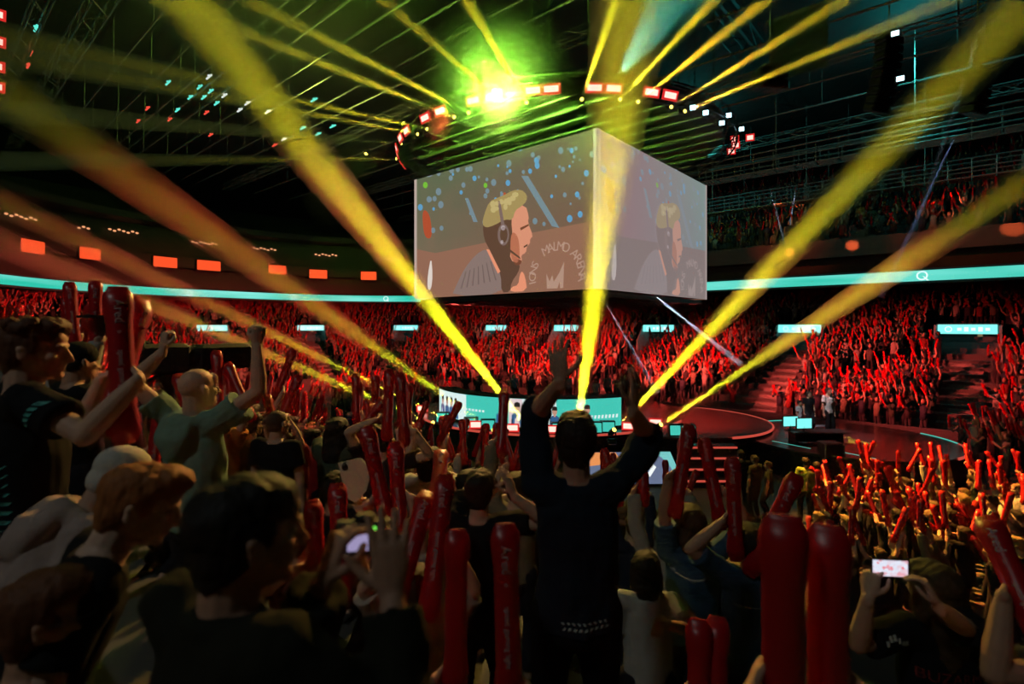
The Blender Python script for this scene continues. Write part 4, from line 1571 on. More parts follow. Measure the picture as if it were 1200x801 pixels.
for x0, x1, m in ((515, 538, 0), (612, 652, 0), (538, 560, 0), (596, 612, 4)):
    n_ = 8
    for k in range(n_):
        xa, xb = x0 + (x1 - x0) * k / n_, x0 + (x1 - x0) * (k + 1) / n_
        if m == 0 and x0 == 538 and k > 2: continue
        dpoly([(xa, .01), (xb, .01), (xb, .99), (xa, .99)], m, 1)
for cx_, wd, hh in ((519, 2.2, .9), (524, 2.4, .9), (529, 2.6, .9), (534, 3, .9), (588, 7, .92), (606, 7, .98), (627, 7, .95), (650, 6, .85), (688, 7, .9)):
    dpoly([(cx_ - wd, .02), (cx_ + wd, .02), (cx_ + wd * .9, hh * .42), (cx_ + wd * .35, hh * .52), (cx_ - wd * .35, hh * .52), (cx_ - wd * .9, hh * .42)], 3, 2)
    ov = lambda ry, yy, sx: [(cx_ + wd * sx * math.cos(2 * PI * k / 10), yy + ry * math.sin(2 * PI * k / 10)) for k in range(10)]
    dpoly(ov(.17 * hh, hh * .68, .5), 1, 3)
    dpoly([(cx_ - wd * .52, hh * .72), (cx_ + wd * .52, hh * .72), (cx_ + wd * .45, hh * .86), (cx_, hh * .9), (cx_ - wd * .45, hh * .86)], 2, 4)
    dpoly([(cx_ - wd * .2, hh * .46), (cx_ + wd * .2, hh * .46), (cx_ + wd * .2, hh * .56), (cx_ - wd * .2, hh * .56)], 1, 3)
for i in range(8):
    x = 692 + i * 4.2
    dpoly([(x, .3), (x + 2.4, .3), (x + 3, .42), (x + .6, .42)], 0, 2)
for i in range(6):
    x = 545 + i * 4
    dpoly([(x, .42), (x + 2.4, .42), (x + 2.4, .50), (x, .50)], 0, 2)
b.obj('picture', mats_d, [c for c in desk.children if c.name.startswith('display')][0])
# low teal monitors and red lamps along the stage edge
for i, px in enumerate((519, 552, 572, 655, 668, 697, 712, 792, 806)):
    c = LC if px > 780 else SC; r_ = (LR if px > 780 else SR) - .35
    p = on_arc(px, c, r_); z = LZ if px > 780 else SZ
    root = empty('floor_monitor', (p.x, p.y, z)); tag(root, 'low wedge monitor with a teal face standing on the stage edge', 'monitor', 'teal faced monitors on the stage edge')
    b = MB(); b.add([(-.28, .15, 0), (.28, .15, 0), (.28, -.15, 0), (-.28, -.15, 0), (-.28, .15, .42), (.28, .15, .42), (.28, -.08, .42), (-.28, -.08, .42)], [(0, 1, 2, 3), (7, 6, 5, 4), (0, 4, 5, 1), (1, 5, 6, 2), (2, 6, 7, 3), (3, 7, 4, 0)]); b.obj('case', M['black_metal'], root)
    b = MB(); b.quad((-.24, -.152, .04), (.24, -.152, .04), (.24, -.09, .38), (-.24, -.09, .38)); b.obj('face', M['teal_screen'], root)
for i, px in enumerate((495, 523, 558, 600, 645, 737, 768)):
    p = on_arc(px, SC, SR - .2)
    blinder(Vector((p.x, p.y, SZ + .18)), Vector((0, 0, H + 2)) - p, M['lamp_red'], 'red blinder lamp standing on the edge of the main stage', .42, .2, 'red blinder lamps on the stage edge')

# slanted screen on the floor in front of the stage
c0, c1 = P(690, 570, 17.1), P(803, 567, 17.2)
c0.z = .06; c1.z = .06
d0, d1 = c0 + Vector((.1, 1.25, .78)), c1 + Vector((-.1, 1.25, .78))
root = empty('floor_screen', (c0 + c1) / 2); tag(root, 'slanted floor screen with a white double arrow emblem before the stage', 'screen')
ctr = Vector(root.location)
ex = (c1 - c0); ez = (d0 - c0)
pt = lambda s, t, l=0: c0 + ex * s + ((d0 + (d1 - d0) * s) - (c0 + ex * s)) * t + Vector((0, -.006, .006)) * l - ctr
b = MB()
cs = [pt(0, 0), pt(1, 0), pt(1, 1), pt(0, 1)]; back = [p + Vector((0, .12, -.06 if i > 1 else 0)) for i, p in enumerate(cs)]
b.add(cs + back, [(0, 1, 2, 3), (7, 6, 5, 4), (0, 4, 5, 1), (1, 5, 6, 2), (2, 6, 7, 3), (3, 7, 4, 0)]); b.obj('case', M['black'], root)
b = MB()
mk = [mat_emit('fs_mauve', (.16, .2, .33), .8), mat_emit('fs_teal', (.2, .62, .6), .9), mat_emit('fs_orange', (.9, .32, .1), .9), mat_emit('fs_white', (.9, .95, .95), 1), mat_emit('fs_blue', (.03, .35, .6), .9)]
b.add([pt(.01, .02, 1), pt(.99, .02, 1), pt(.99, .98, 1), pt(.01, .98, 1)], [(0, 1, 2, 3)], 0)
b.add([pt(.78, .98, 2), pt(.86, .8, 2), pt(.92, .5, 2), pt(.93, .1, 2), pt(.99, .1, 2), pt(.99, .98, 2)], [(0, 1, 2, 3, 4, 5)], 1)
b.add([pt(.02, .55, 2), pt(.2, .6, 2), pt(.38, .75, 2), pt(.34, .97, 2), pt(.05, .97, 2)], [(0, 1, 2, 3, 4)], 2)
b.add([pt(.02, .05, 2), pt(.6, .03, 2), pt(.6, .10, 2), pt(.02, .12, 2)], [(0, 1, 2, 3)], 4)
b.add([pt(.62, .22, 3), pt(.66, .22, 3), pt(.76, .5, 3), pt(.68, .8, 3), pt(.63, .8, 3), pt(.70, .5, 3)], [(0, 1, 2, 5), (5, 2, 3, 4)], 3)
b.add([pt(.57, .34, 3), pt(.61, .34, 3), pt(.67, .5, 3), pt(.62, .58, 3), pt(.61, .5, 3)], [(0, 1, 2, 3, 4)], 3)
b.obj('picture', mk, root)

# stair with lit nosings up to the round stage
root = empty('stage_stair', (6.55, 18.1, 0)); tag(root, 'short stage stair with four red lit step edges before the round stage', 'stair')
b = MB()
for k in range(4): b.box((.06 * k, -.9 + .35 * k, .14 * (k + 1)), (1.9, .36, .28 * (k + 1)))
b.obj('body', M['stage_black'], root)
for k in range(4):
    b = MB(); b.tube([(-.9 + .06 * k, -1.1 + .35 * k, .28 * (k + 1) - .06), (.95 + .06 * k, -1.1 + .35 * k, .28 * (k + 1) - .06)], .035, 6); b.obj('step_light', M['glow_red'], root)

# host desk, monitors and light stands on the low stage
root = empty('host_desk', (10.9, 18.9, PZ)); tag(root, 'dark curved host desk on the low stage with papers on it', 'desk')
b = MB(); b.box((0, 0, .44), (2.0, .7, .06), bevel=.02); b.obj('top', M['black'], root)
b = MB(); b.box((-.8, .1, .21), (.1, .5, .42)); b.box((.8, .1, .21), (.1, .5, .42)); b.box((0, .2, .22), (1.6, .05, .36)); b.obj('frame', M['black_metal'], root)
for (px, py, lab) in ((926, 503, 'small teal lit monitor on the host desk, left one'), (942, 513, 'small bright teal monitor on the host desk, right one')):
    p = P(px, py, 19.0 if py < 510 else 18.6); p.z = PZ + .47
    root = empty('desk_monitor', p, R(8)); tag(root, lab, 'monitor')
    b = MB(); b.box((0, 0, .32), (.62, .05, .38), bevel=.01); b.obj('case', M['black'], root)
    b = MB(); b.quad((-.28, -.028, .15), (.28, -.028, .15), (.28, -.028, .49), (-.28, -.028, .49)); b.obj('display', M['sign_teal'], root)
    b = MB(); b.tube([(0, 0, .01), (0, 0, .2)], .03, 8); b.box((0, 0, .01), (.3, .2, .02)); b.obj('stand', M['black_metal'], root)
p = P(973, 530, 17.3)
root = empty('lectern_box', (p.x, p.y, 0)); tag(root, 'tall black equipment case standing before the host stage', 'case')
b = MB(); b.box((0, 0, .72), (.62, .5, 1.4), bevel=.03); b.obj('body', M['black'], root)
b = MB()
for s_ in (-1, 1):
    b.box((s_ * .3, -.25, .72), (.03, .03, 1.36))
b.box((0, -.26, 1.0), (.2, .02, .06)); b.obj('fittings', M['steel'], root)
# broadcast camera on a pedestal in the stand at the left
p = P(197, 420, 4.6)
u_, v_ = UV(p.x, p.y); zf = stand_z(u_, v_)
root = empty('broadcast_camera', (p.x, p.y, zf), R(-35)); tag(root, 'big black broadcast camera with long lens behind the raised fists', 'camera')
zz = p.z - zf
b = MB(); b.box((0, -.1, zz), (.22, .5, .26), bevel=.03); b.box((0, -.28, zz + .02), (.2, .16, .3), bevel=.02); b.obj('body', M['black'], root)
b = MB(); b.tube([(0, .12, zz), (0, .2, zz), (0, .62, zz), (0, .78, zz)], [.09, .11, .11, .13], 16); b.box((0, .45, zz), (.24, .5, .23), bevel=.03); b.obj('lens', M['black_metal'], root)
b = MB(); b.tube([(0, -.1, zz + .1), (-.1, -.3, zz + .25)], .02, 6); b.box((-.1, -.36, zz + .28), (.24, .16, .15), bevel=.02); b.box((-.1, -.46, zz + .36), (.3, .22, .02)); b.obj('viewfinder', M['black'], root)
b = MB(); b.tube([(0, 0, .05), (0, 0, zz - .15)], [.06, .05], 10); b.tube([(0, 0, zz - .2), (0, 0, zz - .12)], .09, 10)
for k in range(3):
    a = 2 * PI * k / 3; b.tube([(0, 0, .5), (.4 * math.cos(a), .4 * math.sin(a), .02)], .025, 6)
b.obj('pedestal', M['black_metal'], root)
b = MB(); b.tube([(.05, -.1, zz - .14), (.25, -.55, zz - .3)], .014, 6); b.obj('pan_handle', M['black_metal'], root)
# ------------------------------------------------------------------ people close to the camera
M['jersey'] = mat_obj('jersey', .7, 18, .9, .2, (.6, .6, 3.2), spec=.3)


def decal(parent, me, polys, m, centre, direction=(0, 1, 0), right=(1, 0, 0), up=(0, 0, 1), name='print', off=.004):
    """lay flat lettering or marks on to a garment by casting them along `direction`"""
    from mathutils.bvhtree import BVHTree
    bv = BVHTree.FromPolygons([v.co for v in me.vertices], [tuple(p.vertices) for p in me.polygons])
    d = Vector(direction).normalized(); r = Vector(right); u = Vector(up); c = Vector(centre)
    mb = MB()
    for vs, fs in polys:
        q = []
        ok = True
        for v in vs:
            o_ = c + r * v[0] + u * v[1] - d * .6
            hit = bv.ray_cast(o_, d)[0]
            if hit is None: ok = False; break
            q.append(hit - d * off)
        if ok: mb.add(q, fs)
    if mb.v:
        o = mb.obj(name, m)
        o.parent = parent
        return o


HEROES = []


def hero(px, py, d, yaw, label, h=1.74, lean=0.0, side=0.0, head=(0, 0, 0), L=None, Rr=None, sit=False, zoff=0.0, sticks=True, quiet=False, twist=0.0, crouch=0.0, wide=1.0, **kw):
    """head centre at pixel (px, py) and depth d; L / Rr describe the arms"""
    yw = R(yaw)
    hd = (R(head[0] - yaw if head[0] else 0), R(head[1]), R(head[2]))
    base = dict(lean=R(lean), side=R(side), head=hd, twist=R(twist), sit=sit, wide=wide)
    hp = P(px, py, d)
    toW = Matrix.Rotation(-yw, 3, 'Z')
    toL = Matrix.Rotation(yw, 3, 'Z')
    p = Person(h=h, crouch=crouch, **base)
    for _ in range(5):
        off = toW @ p.hc
        root = Vector((hp.x - off.x, hp.y - off.y, 0))
        u, v = UV(root.x, root.y)
        zf = stand_z(u, v) + zoff
        need = hp.z - zf
        have = p.hc.z
        if sit:
            root.z = zf + (need - have); break
        diff = need - have
        if abs(diff) < .004: break
        nh = h * max(.92, min(1.09, (need + crouch) / (have + crouch)))
        pr = Person(h=nh, crouch=0, **base)
        cr = max(0, pr.hc.z - need)
        if cr < .02: cr = 0
        h, crouch = nh, min(cr, .62)
        p = Person(h=h, crouch=crouch, **base)
    root.z = zf if not sit else root.z
    root.z += (hp.z - (root.z + p.hc.z))      # exact head height, any rest is a raised or lowered foothold
    arms = {}
    sts = []
    for key, s, side_ in (('l', L, -1), ('r', Rr, 1)):
        if not s: continue
        hw = P(*s['hand'])
        f = Vector(s.get('f', (0, .2, 1)))
        stk = s.get('stick')
        if stk:
            D = P(*stk['tip']) - hw
            D.normalize()
            f = Vector(s.get('f', (-.6 * side_, .8, .1)))
            f = (f - D * f.dot(D)).normalized()
            n = D.cross(f) * side_
            sts.append((side_, D, stk, hw))
        else:
            f.normalize(); n = Vector(s.get('n', (0, 1, 0)))
        wv = hw - f * .07
        if stk: wv = wv - n * .04
        arms[key + 'hand'] = toL @ (wv - root)
        arms[key + 'p'] = s.get('pose', 'grip' if stk else 'relax')
        arms[key + 'f'] = toL @ f; arms[key + 'n'] = toL @ n
        e = s.get('e')
        if e: arms[{'l': 'le', 'r': 're_'}[key]] = toL @ Vector(e)
    p = Person(h=h, crouch=crouch, **base, **arms)
    HEROES.append((root.x, root.y))
    jersey = kw.pop('jersey', False)
    marks = kw.pop('marks', None)
    o = make_person(p, root, yw, label, **kw)
    if not quiet: print('HERO', label[:40], 'h %.2f crouch %.2f foot %.2f row %.2f' % (h, crouch, root.z, zf))
    if jersey:
        for c in o.children:
            if c.name.startswith('shirt'): c.data.materials[0] = M['jersey']
    if marks:
        me = [c for c in o.children if c.name.startswith('shirt')][0]
        for mk in marks: decal(me, me.data, *mk)
    for side_, D, stk, hw in sts:
        c, x, f, n = p.grip[side_]
        cw = toW @ c + root
        sc_ = stk.get('s', 1)
        reach = (P(*stk['tip']) - hw).length
        hold = min(max(STICK_L * sc_ - reach, .06), .3)
        place_stick(cw - D * hold, D, stk['label'], stk.get('group'), stk.get('s', 1.0), stk.get('spin', 0.0), text=stk.get('text', True))
        if 'second' in stk:
            D2 = (P(*stk['second']['tip']) - hw).normalized()
            off2 = (n * .02 + f * .075)
            place_stick(cw + (toW @ off2) - D2 * min(max(STICK_L - (P(*stk['second']['tip']) - hw).length, .06), .3), D2, stk['second']['label'], None, stk.get('s', 1.0), stk['second'].get('spin', .5))
    return o, root, p


BLK = (.012, .012, .014)
sq = lambda x, y, w_, h_, sk=0: ([(x - w_ / 2, y - h_ / 2), (x + w_ / 2, y - h_ / 2), (x + w_ / 2 + sk, y + h_ / 2), (x - w_ / 2 + sk, y + h_ / 2)], [(0, 1, 2, 3)])
M['print_teal'] = mat('print_teal', (.08, .42, .38), .6); M['print_red'] = mat('print_red', (.22, .02, .02), .7); M['print_white'] = mat('print_pale', (.6, .62, .6), .7)


def lay(s, size):
    vs, fs = text_mesh(s, size)
    return ([(v.x, v.y) for v in vs], fs)


# man at the left edge, black tee, two sticks held up
hero(42, 412, 2.15, 42, 'bearded man in black tee at the left edge holding two red sticks up', h=1.84, head=(68, 2, 0), style='messy', hair=(.10, .035, .018), shirt=BLK, skin=1, voxel=.0055, wide=1.08,
     Rr=dict(hand=(150, 448, 2.05), stick=dict(tip=(144, 335, 2.1), hold=.2, label='red stick held straight up by the bearded man at the left', second=dict(tip=(178, 345, 2.25), hold=.2, label='red stick leaning right behind the straight one, held at the left')), e=(.6, -.4, -1), f=(-.5, .85, 0)),
     L=dict(hand=(138, 432, 2.5), pose='fist', f=(.6, .4, .5), n=(.2, .2, -1), e=(-.2, 0, -1)),
     marks=[(([sq(-.02 + i * .012, .02 * i, .03, .012, .01) for i in range(5)]), M['print_teal'], (.30, 0, 1.42), (0, 1, 0)), ([sq(.0, -.035 * i, .03, .014, .012) for i in range(8)], M['print_teal'], (.13, 0, 1.25), (0, 1, 0))])
# man in a black cap by the broadcast camera
hero(94, 424, 3.9, 30, 'person in a black cap and black tee beside the broadcast camera', head=(25, 5, 0), style='capback', hair=(.015, .015, .016), shirt=BLK, voxel=.008, Rr=dict(hand=(122, 455, 4.1), f=(.7, .6, .1), n=(0, 0, -1)))
# bald man with raised fists
hero(233, 456, 3.15, 18, 'bald man in a pale green hooded tee with both fists raised', h=1.78, head=(30, -4, 0), style=None, shirt=(.17, .27, .22), hood=True, sleeve=.55, voxel=.006, skin=1, loose=.03, folds=.020,
     L=dict(hand=(192, 398, 3.05), pose='fist', f=(.05, .1, 1), n=(0.6, .8, 0), e=(-1, 0, -.5)), Rr=dict(hand=(303, 391, 3.1), pose='fist', f=(.1, .1, 1), n=(-.7, .6, 0), e=(1, 0, -.6)), trousers=(.03, .03, .035))
# pale hoodie and white cap behind the ginger boy
hero(141, 562, 1.95, 38, 'person in a pale pink hoodie and white cap bending behind the ginger boy', lean=38, head=(40, 25, 0), style='cap', hair=(.5, .46, .42), shirt=(.36, .27, .25), hood=True, sleeve=1.9, voxel=.007, folds=.020, loose=.03)
# ginger boy looking down
hero(166, 592, 1.45, 55, 'ginger haired boy in a black tee leaning forward and looking down', h=1.7, lean=30, head=(66, 20, 0), style='quiff', hair=(.30, .10, .03), shirt=BLK, skin=3, voxel=.005, loose=.015)
# woman with glasses bottom left
g1, gr, gp = hero(62, 722, 1.22, 60, 'auburn haired person with glasses at the bottom left corner', h=1.62, lean=10, head=(58, 0, 0), style='short', hair=(.13, .045, .02), shirt=(.12, .11, .03), skin=0, voxel=.005)
mb = MB()
for s_ in (-1, 1):
    pts = [gp.hc + gp.Rh @ Vector((s_ * .033 + .024 * math.cos(a), .098, .004 + .019 * math.sin(a))) * gp.k for a in [2 * PI * k / 16 for k in range(17)]]
    mb.tube(pts, .0022, 5, caps=False)
    mb.tube([gp.hc + gp.Rh @ Vector((s_ * .057, .097, .008)) * gp.k, gp.hc + gp.Rh @ Vector((s_ * .082, .03, .010)) * gp.k, gp.hc + gp.Rh @ Vector((s_ * .084, -.02, .008)) * gp.k], .0022, 5)
mb.tube([gp.hc + gp.Rh @ Vector((-.010, .1, .008)) * gp.k, gp.hc + gp.Rh @ Vector((.010, .1, .008)) * gp.k], .0022, 5)
mb.obj('glasses', M['black_metal'], g1)
# dark haired man nearest the camera, filming with a small camera
h7, r7, p7 = hero(292, 628, 1.0, 30, 'dark haired man nearest the camera in a black jacket filming with a small camera', h=1.72, lean=6, head=(48, 2, 0), style='short', hair=(.012, .009, .008), shirt=(.02, .02, .014), sleeve=1.92, collar=True, skin=0, voxel=.0042, loose=.03, folds=.020, wide=1.1,
     Rr=dict(hand=(457, 655, 1.02), pose='up', f=(-.10, .18, 1), n=(-.25, 1, -.1), e=(.8, -.3, -1)), L=dict(hand=(392, 642, 1.06), pose='pinch', f=(.25, .25, .9), n=(.7, .6, .0), e=(-.6, .2, -1)))
cp = P(426, 633, 1.09)
root = empty('compact_camera', cp, R(8)); tag(root, 'small black camera with a lit rear display held up in two hands', 'camera')
b = MB(); b.box((0, .02, 0), (.118, .036, .070), bevel=.006); b.box((.045, .0, .0), (.022, .05, .06), bevel=.006); b.box((.0, .02, .04), (.04, .03, .018), bevel=.005); b.obj('body', M['black'], root)
b = MB(); b.tube([(0, .035, -.002), (0, .075, -.002)], [.03, .027], 18); b.obj('lens', M['black_metal'], root)
b = MB(); b.quad((-.030, .0012, -.020), (.008, .0012, -.020), (.008, .0012, .022), (-.030, .0012, .022)); b.box((-.012, .002, .001), (.042, .001, .046))
o = b.obj('display', mat_emit('camera_display', (.42, .36, .62), .75), root)
b = MB(); b.ell((.022, .0, .024), (.004, .002, .004)); b.obj('indicator', mat_emit('indicator_green', (.2, 1, .1), 1.2), root)

# man in navy with both arms up
_, nr, _p = hero(675, 517, 2.3, 3, 'man in a navy sweatshirt and black jeans in the centre with both arms raised', h=1.76, zoff=.22, head=(4, -2, 0), style='short', hair=(.02, .012, .008), shirt=(.014, .022, .036), trousers=(.008, .008, .009), sleeve=1.12, voxel=.0045, skin=0, loose=.02, folds=.020,
     L=dict(hand=(655, 428, 2.2), pose='open', f=(-.08, .18, 1), n=(.45, .9, .1), e=(-.35, .8, 0)), Rr=dict(hand=(744, 462, 2.25), pose='open', f=(.18, .2, 1), n=(-.8, .7, 0), e=(.6, .8, -.2)),
     marks=[([sq(-.09 + i * .022, .0, .012, .012, .006) for i in range(9)] + [sq(-.09 + i * .022, .022, .01, .01, -.006) for i in range(9)], M['print_white'], (.03, 0, .93), (0, 1, 0))])
b = MB(); b.box((0, 0, .11), (.62, .44, .22), bevel=.03); b.box((0, -.2, .26), (.62, .05, .12), bevel=.02)
o = b.obj('step_box', M['black'], loc=(nr.x, nr.y + .04, nr.z - .22)); tag(o, 'low black box under the feet of the man in navy', 'box')
# clapping man left of centre
hero(563, 575, 2.9, 6, 'man in a black tee with white collar clapping left of the navy man', h=1.74, head=(8, 0, 0), style='short', hair=(.02, .013, .01), shirt=BLK, voxel=.006, skin=1, collar=False,
     Rr=dict(hand=(597, 566, 2.75), pose='open', f=(-.35, .3, .9), n=(-.7, .5, 0), e=(1, -.1, -.6)), L=dict(hand=(583, 560, 2.95), pose='open', f=(.3, .3, .9), n=(.7, .3, 0), e=(-1, 0, -.6)))
# two fans in blue jerseys
BLU = (.03, .09, .17)
hero(809, 614, 3.6, 4, 'long haired fan in a blue jersey with both arms and sticks raised', h=1.72, head=(2, 0, 0), style='bob', hair=(.05, .03, .015), shirt=BLU, jersey=True, voxel=.007, skin=0, sleeve=.75,
     L=dict(hand=(795, 548, 3.5), stick=dict(tip=(806, 485, 3.55), hold=.12, label='red stick raised by the blue jersey fan against the round stage'), e=(-.8, 0, -.5)), Rr=dict(hand=(839, 577, 3.6), stick=dict(tip=(826, 512, 3.65), hold=.12, label='upright red stick in front of the stage stair'), e=(1, 0, -.5)),
     marks=[([sq(-.14 + .28 * i / 11, .05 * (i / 5.5 - 1) ** 2, .026, .012) for i in range(12)], M['print_white'], (0, 0, 1.32), (0, 1, 0))])
hero(877, 637, 3.3, 4, 'short haired fan in a dark blue striped jersey holding two sticks', h=1.72, head=(4, 0, 0), style='short', hair=(.02, .014, .01), shirt=BLU, jersey=True, voxel=.007, skin=1, sleeve=.8,
     L=dict(hand=(858, 610, 3.25), stick=dict(tip=(855, 535, 3.3), hold=.12, label='dark red stick raised by the striped jersey fan'), e=(-.8, 0, -.6)), Rr=dict(hand=(898, 634, 3.2), stick=dict(tip=(936, 556, 3.2), hold=.12, s=1.1, label='red stick slanting right over the striped jersey fan'), e=(1, 0, -.8)),
     marks=[([sq(-.12 + .24 * i / 9, 0, .02, .01) for i in range(10)], M['print_white'], (0, 0, 1.30), (0, 1, 0))])
# long haired fan filming with a phone
h13, r13, p13 = hero(1092, 690, 2.35, 4, 'long haired fan in a black tee with dark red lettering filming on a phone', h=1.7, head=(-14, 4, 0), style='long', hair=(.055, .035, .018), shirt=BLK, voxel=.0055, skin=1, sleeve=.8, folds=.008,
     L=dict(hand=(1020, 680, 2.2), pose='pinch', f=(.35, .3, .9), n=(.8, .6, 0), e=(-1, -.1, -.9)), Rr=dict(hand=(1062, 672, 1.95), pose='pinch', f=(-.3, .3, .9), n=(-.8, .5, 0), e=(.6, -.2, -1)),
     marks=[([lay('BUZARMY', .062)], M['print_red'], (0, 0, 1.20), (0, 1, 0)), ([([(-.03, .03), (-.012, -.03), (0, .0), (-.012, .02)], [(0, 1, 2, 3)]), ([(-.002, .04), (.0, -.03), (.014, -.03), (.024, .035), (.008, .0)], [(0, 1, 2, 4), (4, 2, 3)])], M['print_teal'], (0, 0, 1.36), (0, 1, 0)),
            ([sq(-.05 + .02 * i, .016 * math.sin(i), .014, .02) for i in range(6)], M['print_white'], (-.25, 0, 1.36), (0, 1, 0))])
cp = P(1043, 665, 2.2)
root = empty('smartphone', cp, R(-6)); tag(root, 'smartphone held sideways showing the bright crowd on its screen', 'phone')
b = MB(); b.box((0, 0, 0), (.152, .009, .074), bevel=.004); b.obj('case', M['black'], root)
mp_, nt, bb = nodes('phone_display'); tc = N(nt, 'ShaderNodeTexCoord'); vr = N(nt, 'ShaderNodeTexVoronoi'); vr.inputs['Scale'].default_value = 70
cr = N(nt, 'ShaderNodeValToRGB'); cr.color_ramp.elements[0].color = (.9, .08, .12, 1); cr.color_ramp.elements[1].color = (.8, .85, 1, 1); cr.color_ramp.elements[1].position = .6
nt.links.new(tc.outputs['Object'], vr.inputs['Vector']); nt.links.new(vr.outputs['Color'], cr.inputs['Fac']); nt.links.new(cr.outputs['Color'], bb.inputs['Emission Color']); bb.inputs['Emission Strength'].default_value = .9
b = MB(); b.box((-.002, -.0052, 0), (.136, .001, .066)); b.obj('display', mp_, root)
# fist and stick at the right edge
hero(1290, 715, 1.9, -15, 'bare armed person at the right edge holding a dark red stick', h=1.74, head=(-10, 0, 0), style='short', shirt=(.05, .05, .05), voxel=.006, skin=0,
     L=dict(hand=(1194, 706, 1.9), stick=dict(tip=(1160, 632, 2.05), hold=.12, label='dark red stick slanting left from the fist at the right edge'), e=(-.5, -.2, -1), f=(.5, .8, 0)))
# seated people below the frame whose sticks stand in front of the camera
lowp = [(935, 905, 1.15, 'crouching person below the two big blurred sticks', [((914, 800, 1.08), (914, 600, 1.06), 'biggest dark red stick standing up near the right, left one of the blurred pair'), ((968, 806, 1.12), (966, 612, 1.12), 'big dark red stick, right one of the blurred pair')]),
        (566, 880, 1.75, 'crouching person below the printed stick', [((535, 790, 1.85), (538, 572, 1.9), 'tall plain red stick left of the printed one'), ((597, 788, 1.62), (592, 590, 1.66), 'tall red stick with white lettering down its side in the centre foreground')]),
        (795, 860, 1.9, 'crouching person below the pair of short red sticks', [((818, 815, 1.9), (817, 730, 1.95), 'short upright red stick, left one of the pair at the bottom'), ((838, 815, 1.9), (839, 738, 1.97), 'short upright red stick, right one of the pair at the bottom')])]
for px, py, d, lab, st in lowp:
    hero(px, py, d, 5, lab, h=1.66, lean=18, style='short', shirt=(.02, .02, .025), voxel=.008, skin=0,
         L=dict(hand=st[0][0], stick=dict(tip=st[0][1], hold=.12, label=st[0][2], s=.9, text=False), e=(-.5, -.2, -1)), Rr=dict(hand=st[1][0], stick=dict(tip=st[1][1], hold=.12, label=st[1][2], s=.9, text='lettering' in st[1][2]), e=(.5, -.2, -1)))
# more of the near crowd
hero(757, 668, 3.3, 6, 'dark haired person in a white tee low at the right of the navy man', h=1.66, lean=10, style='bob', hair=(.02, .015, .01), shirt=(.42, .42, .40), voxel=.008, skin=1, sleeve=.7, Rr=dict(hand=(770, 740, 3.0), f=(0, .3, -1)))
hero(497, 604, 3.2, 10, 'brown haired person in a cream tee behind the raised hand', h=1.68, style='messy', hair=(.10, .06, .03), shirt=(.42, .37, .30), voxel=.008, skin=1, sleeve=.75, Rr=dict(hand=(512, 572, 3.1), stick=dict(tip=(516, 540, 3.3), hold=.2, label='red stick above the brown haired person in cream'), e=(1, 0, -.5)))
hero(297, 498, 5.0, 12, 'dark haired person in a brown hoodie right of the bald man', head=(25, 0, 0), style='short', hair=(.03, .02, .014), shirt=(.12, .09, .075), hood=True, voxel=.010, skin=1)
hero(327, 496, 4.6, 12, 'short haired man in a black tee right of the brown hoodie', head=(30, 0, 0), style='buzz', hair=(.07, .045, .03), shirt=BLK, voxel=.010, skin=1)
hero(393, 572, 3.6, 14, 'dark haired person in black holding a white card up', style='short', hair=(.012, .01, .01), shirt=BLK, voxel=.009, skin=0, Rr=dict(hand=(424, 590, 3.45), pose='pinch', f=(-.2, .3, .9), n=(-.3, .9, 0), e=(1, 0, -.7)))
cp = P(414, 561, 3.42)
root = empty('white_card', cp, R(-6)); tag(root, 'white card with one dark mark in its corner held above the crowd', 'card')
b = MB(); b.add([(-.10, -.004, .10), (.05, -.004, .14), (.12, -.004, .06), (.09, -.004, -.07), (.02, -.004, -.15), (-.05, -.004, -.12)], [(0, 5, 4, 3, 2, 1)])
b.add([(-.10, .004, .10), (.05, .004, .14), (.12, .004, .06), (.09, .004, -.07), (.02, .004, -.15), (-.05, .004, -.12)], [(0, 1, 2, 3, 4, 5)])
for i in range(6): b.f.append((i, (i + 1) % 6, 6 + (i + 1) % 6, 6 + i)); b.m.append(0)
b.obj('sheet', mat('card_white', (.62, .58, .44), .6, 0, 12, .05), root)
b = MB(); b.ell((-.055, -.006, .075), (.022, .002, .02)); b.tube([(-.055, -.006, .09), (-.055, -.006, .112)], [.016, .002], 6); b.obj('mark', M['black'], root)
hero(449, 515, 4.6, 12, 'person with curly dark hair behind the long slanting stick', style='messy', hair=(.03, .02, .012), shirt=(.03, .02, .02), voxel=.010, skin=1,
     Rr=dict(hand=(476, 506, 4.4), stick=dict(tip=(471, 436, 4.5), hold=.14, label='thin red stick raised before the stage lamps, right of two'), e=(1, 0, -.4)), L=dict(hand=(452, 492, 4.5), stick=dict(tip=(455, 432, 4.6), hold=.14, label='thin red stick raised before the stage lamps, left of two'), e=(-1, 0, -.3)))
hero(470, 640, 3.1, 12, 'person hidden behind the raised hand holding two long sticks', style='short', shirt=(.35, .3, .27), voxel=.009, skin=1,
     L=dict(hand=(447, 578, 2.95), stick=dict(tip=(428, 492, 3.0), hold=.16, label='long red stick slanting left beside the white card'), e=(-1, 0, -.4)), Rr=dict(hand=(468, 584, 3.0), stick=dict(tip=(464, 516, 3.1), hold=.16, label='long red stick upright right of the slanting one'), e=(1, 0, -.4)))
hero(352, 628, 2.9, 16, 'person in a red brown top hidden behind the nearest dark head', style='short', shirt=(.2, .06, .04), voxel=.009, skin=1,
     Rr=dict(hand=(400, 640, 2.75), stick=dict(tip=(397, 568, 2.85), hold=.2, label='red printed stick with a yellow lit end left of the small camera'), e=(1, 0, -.6)), L=dict(hand=(372, 660, 2.7), stick=dict(tip=(368, 606, 2.8), hold=.2, label='red stick low beside the nearest dark head'), e=(-1, 0, -.6)))
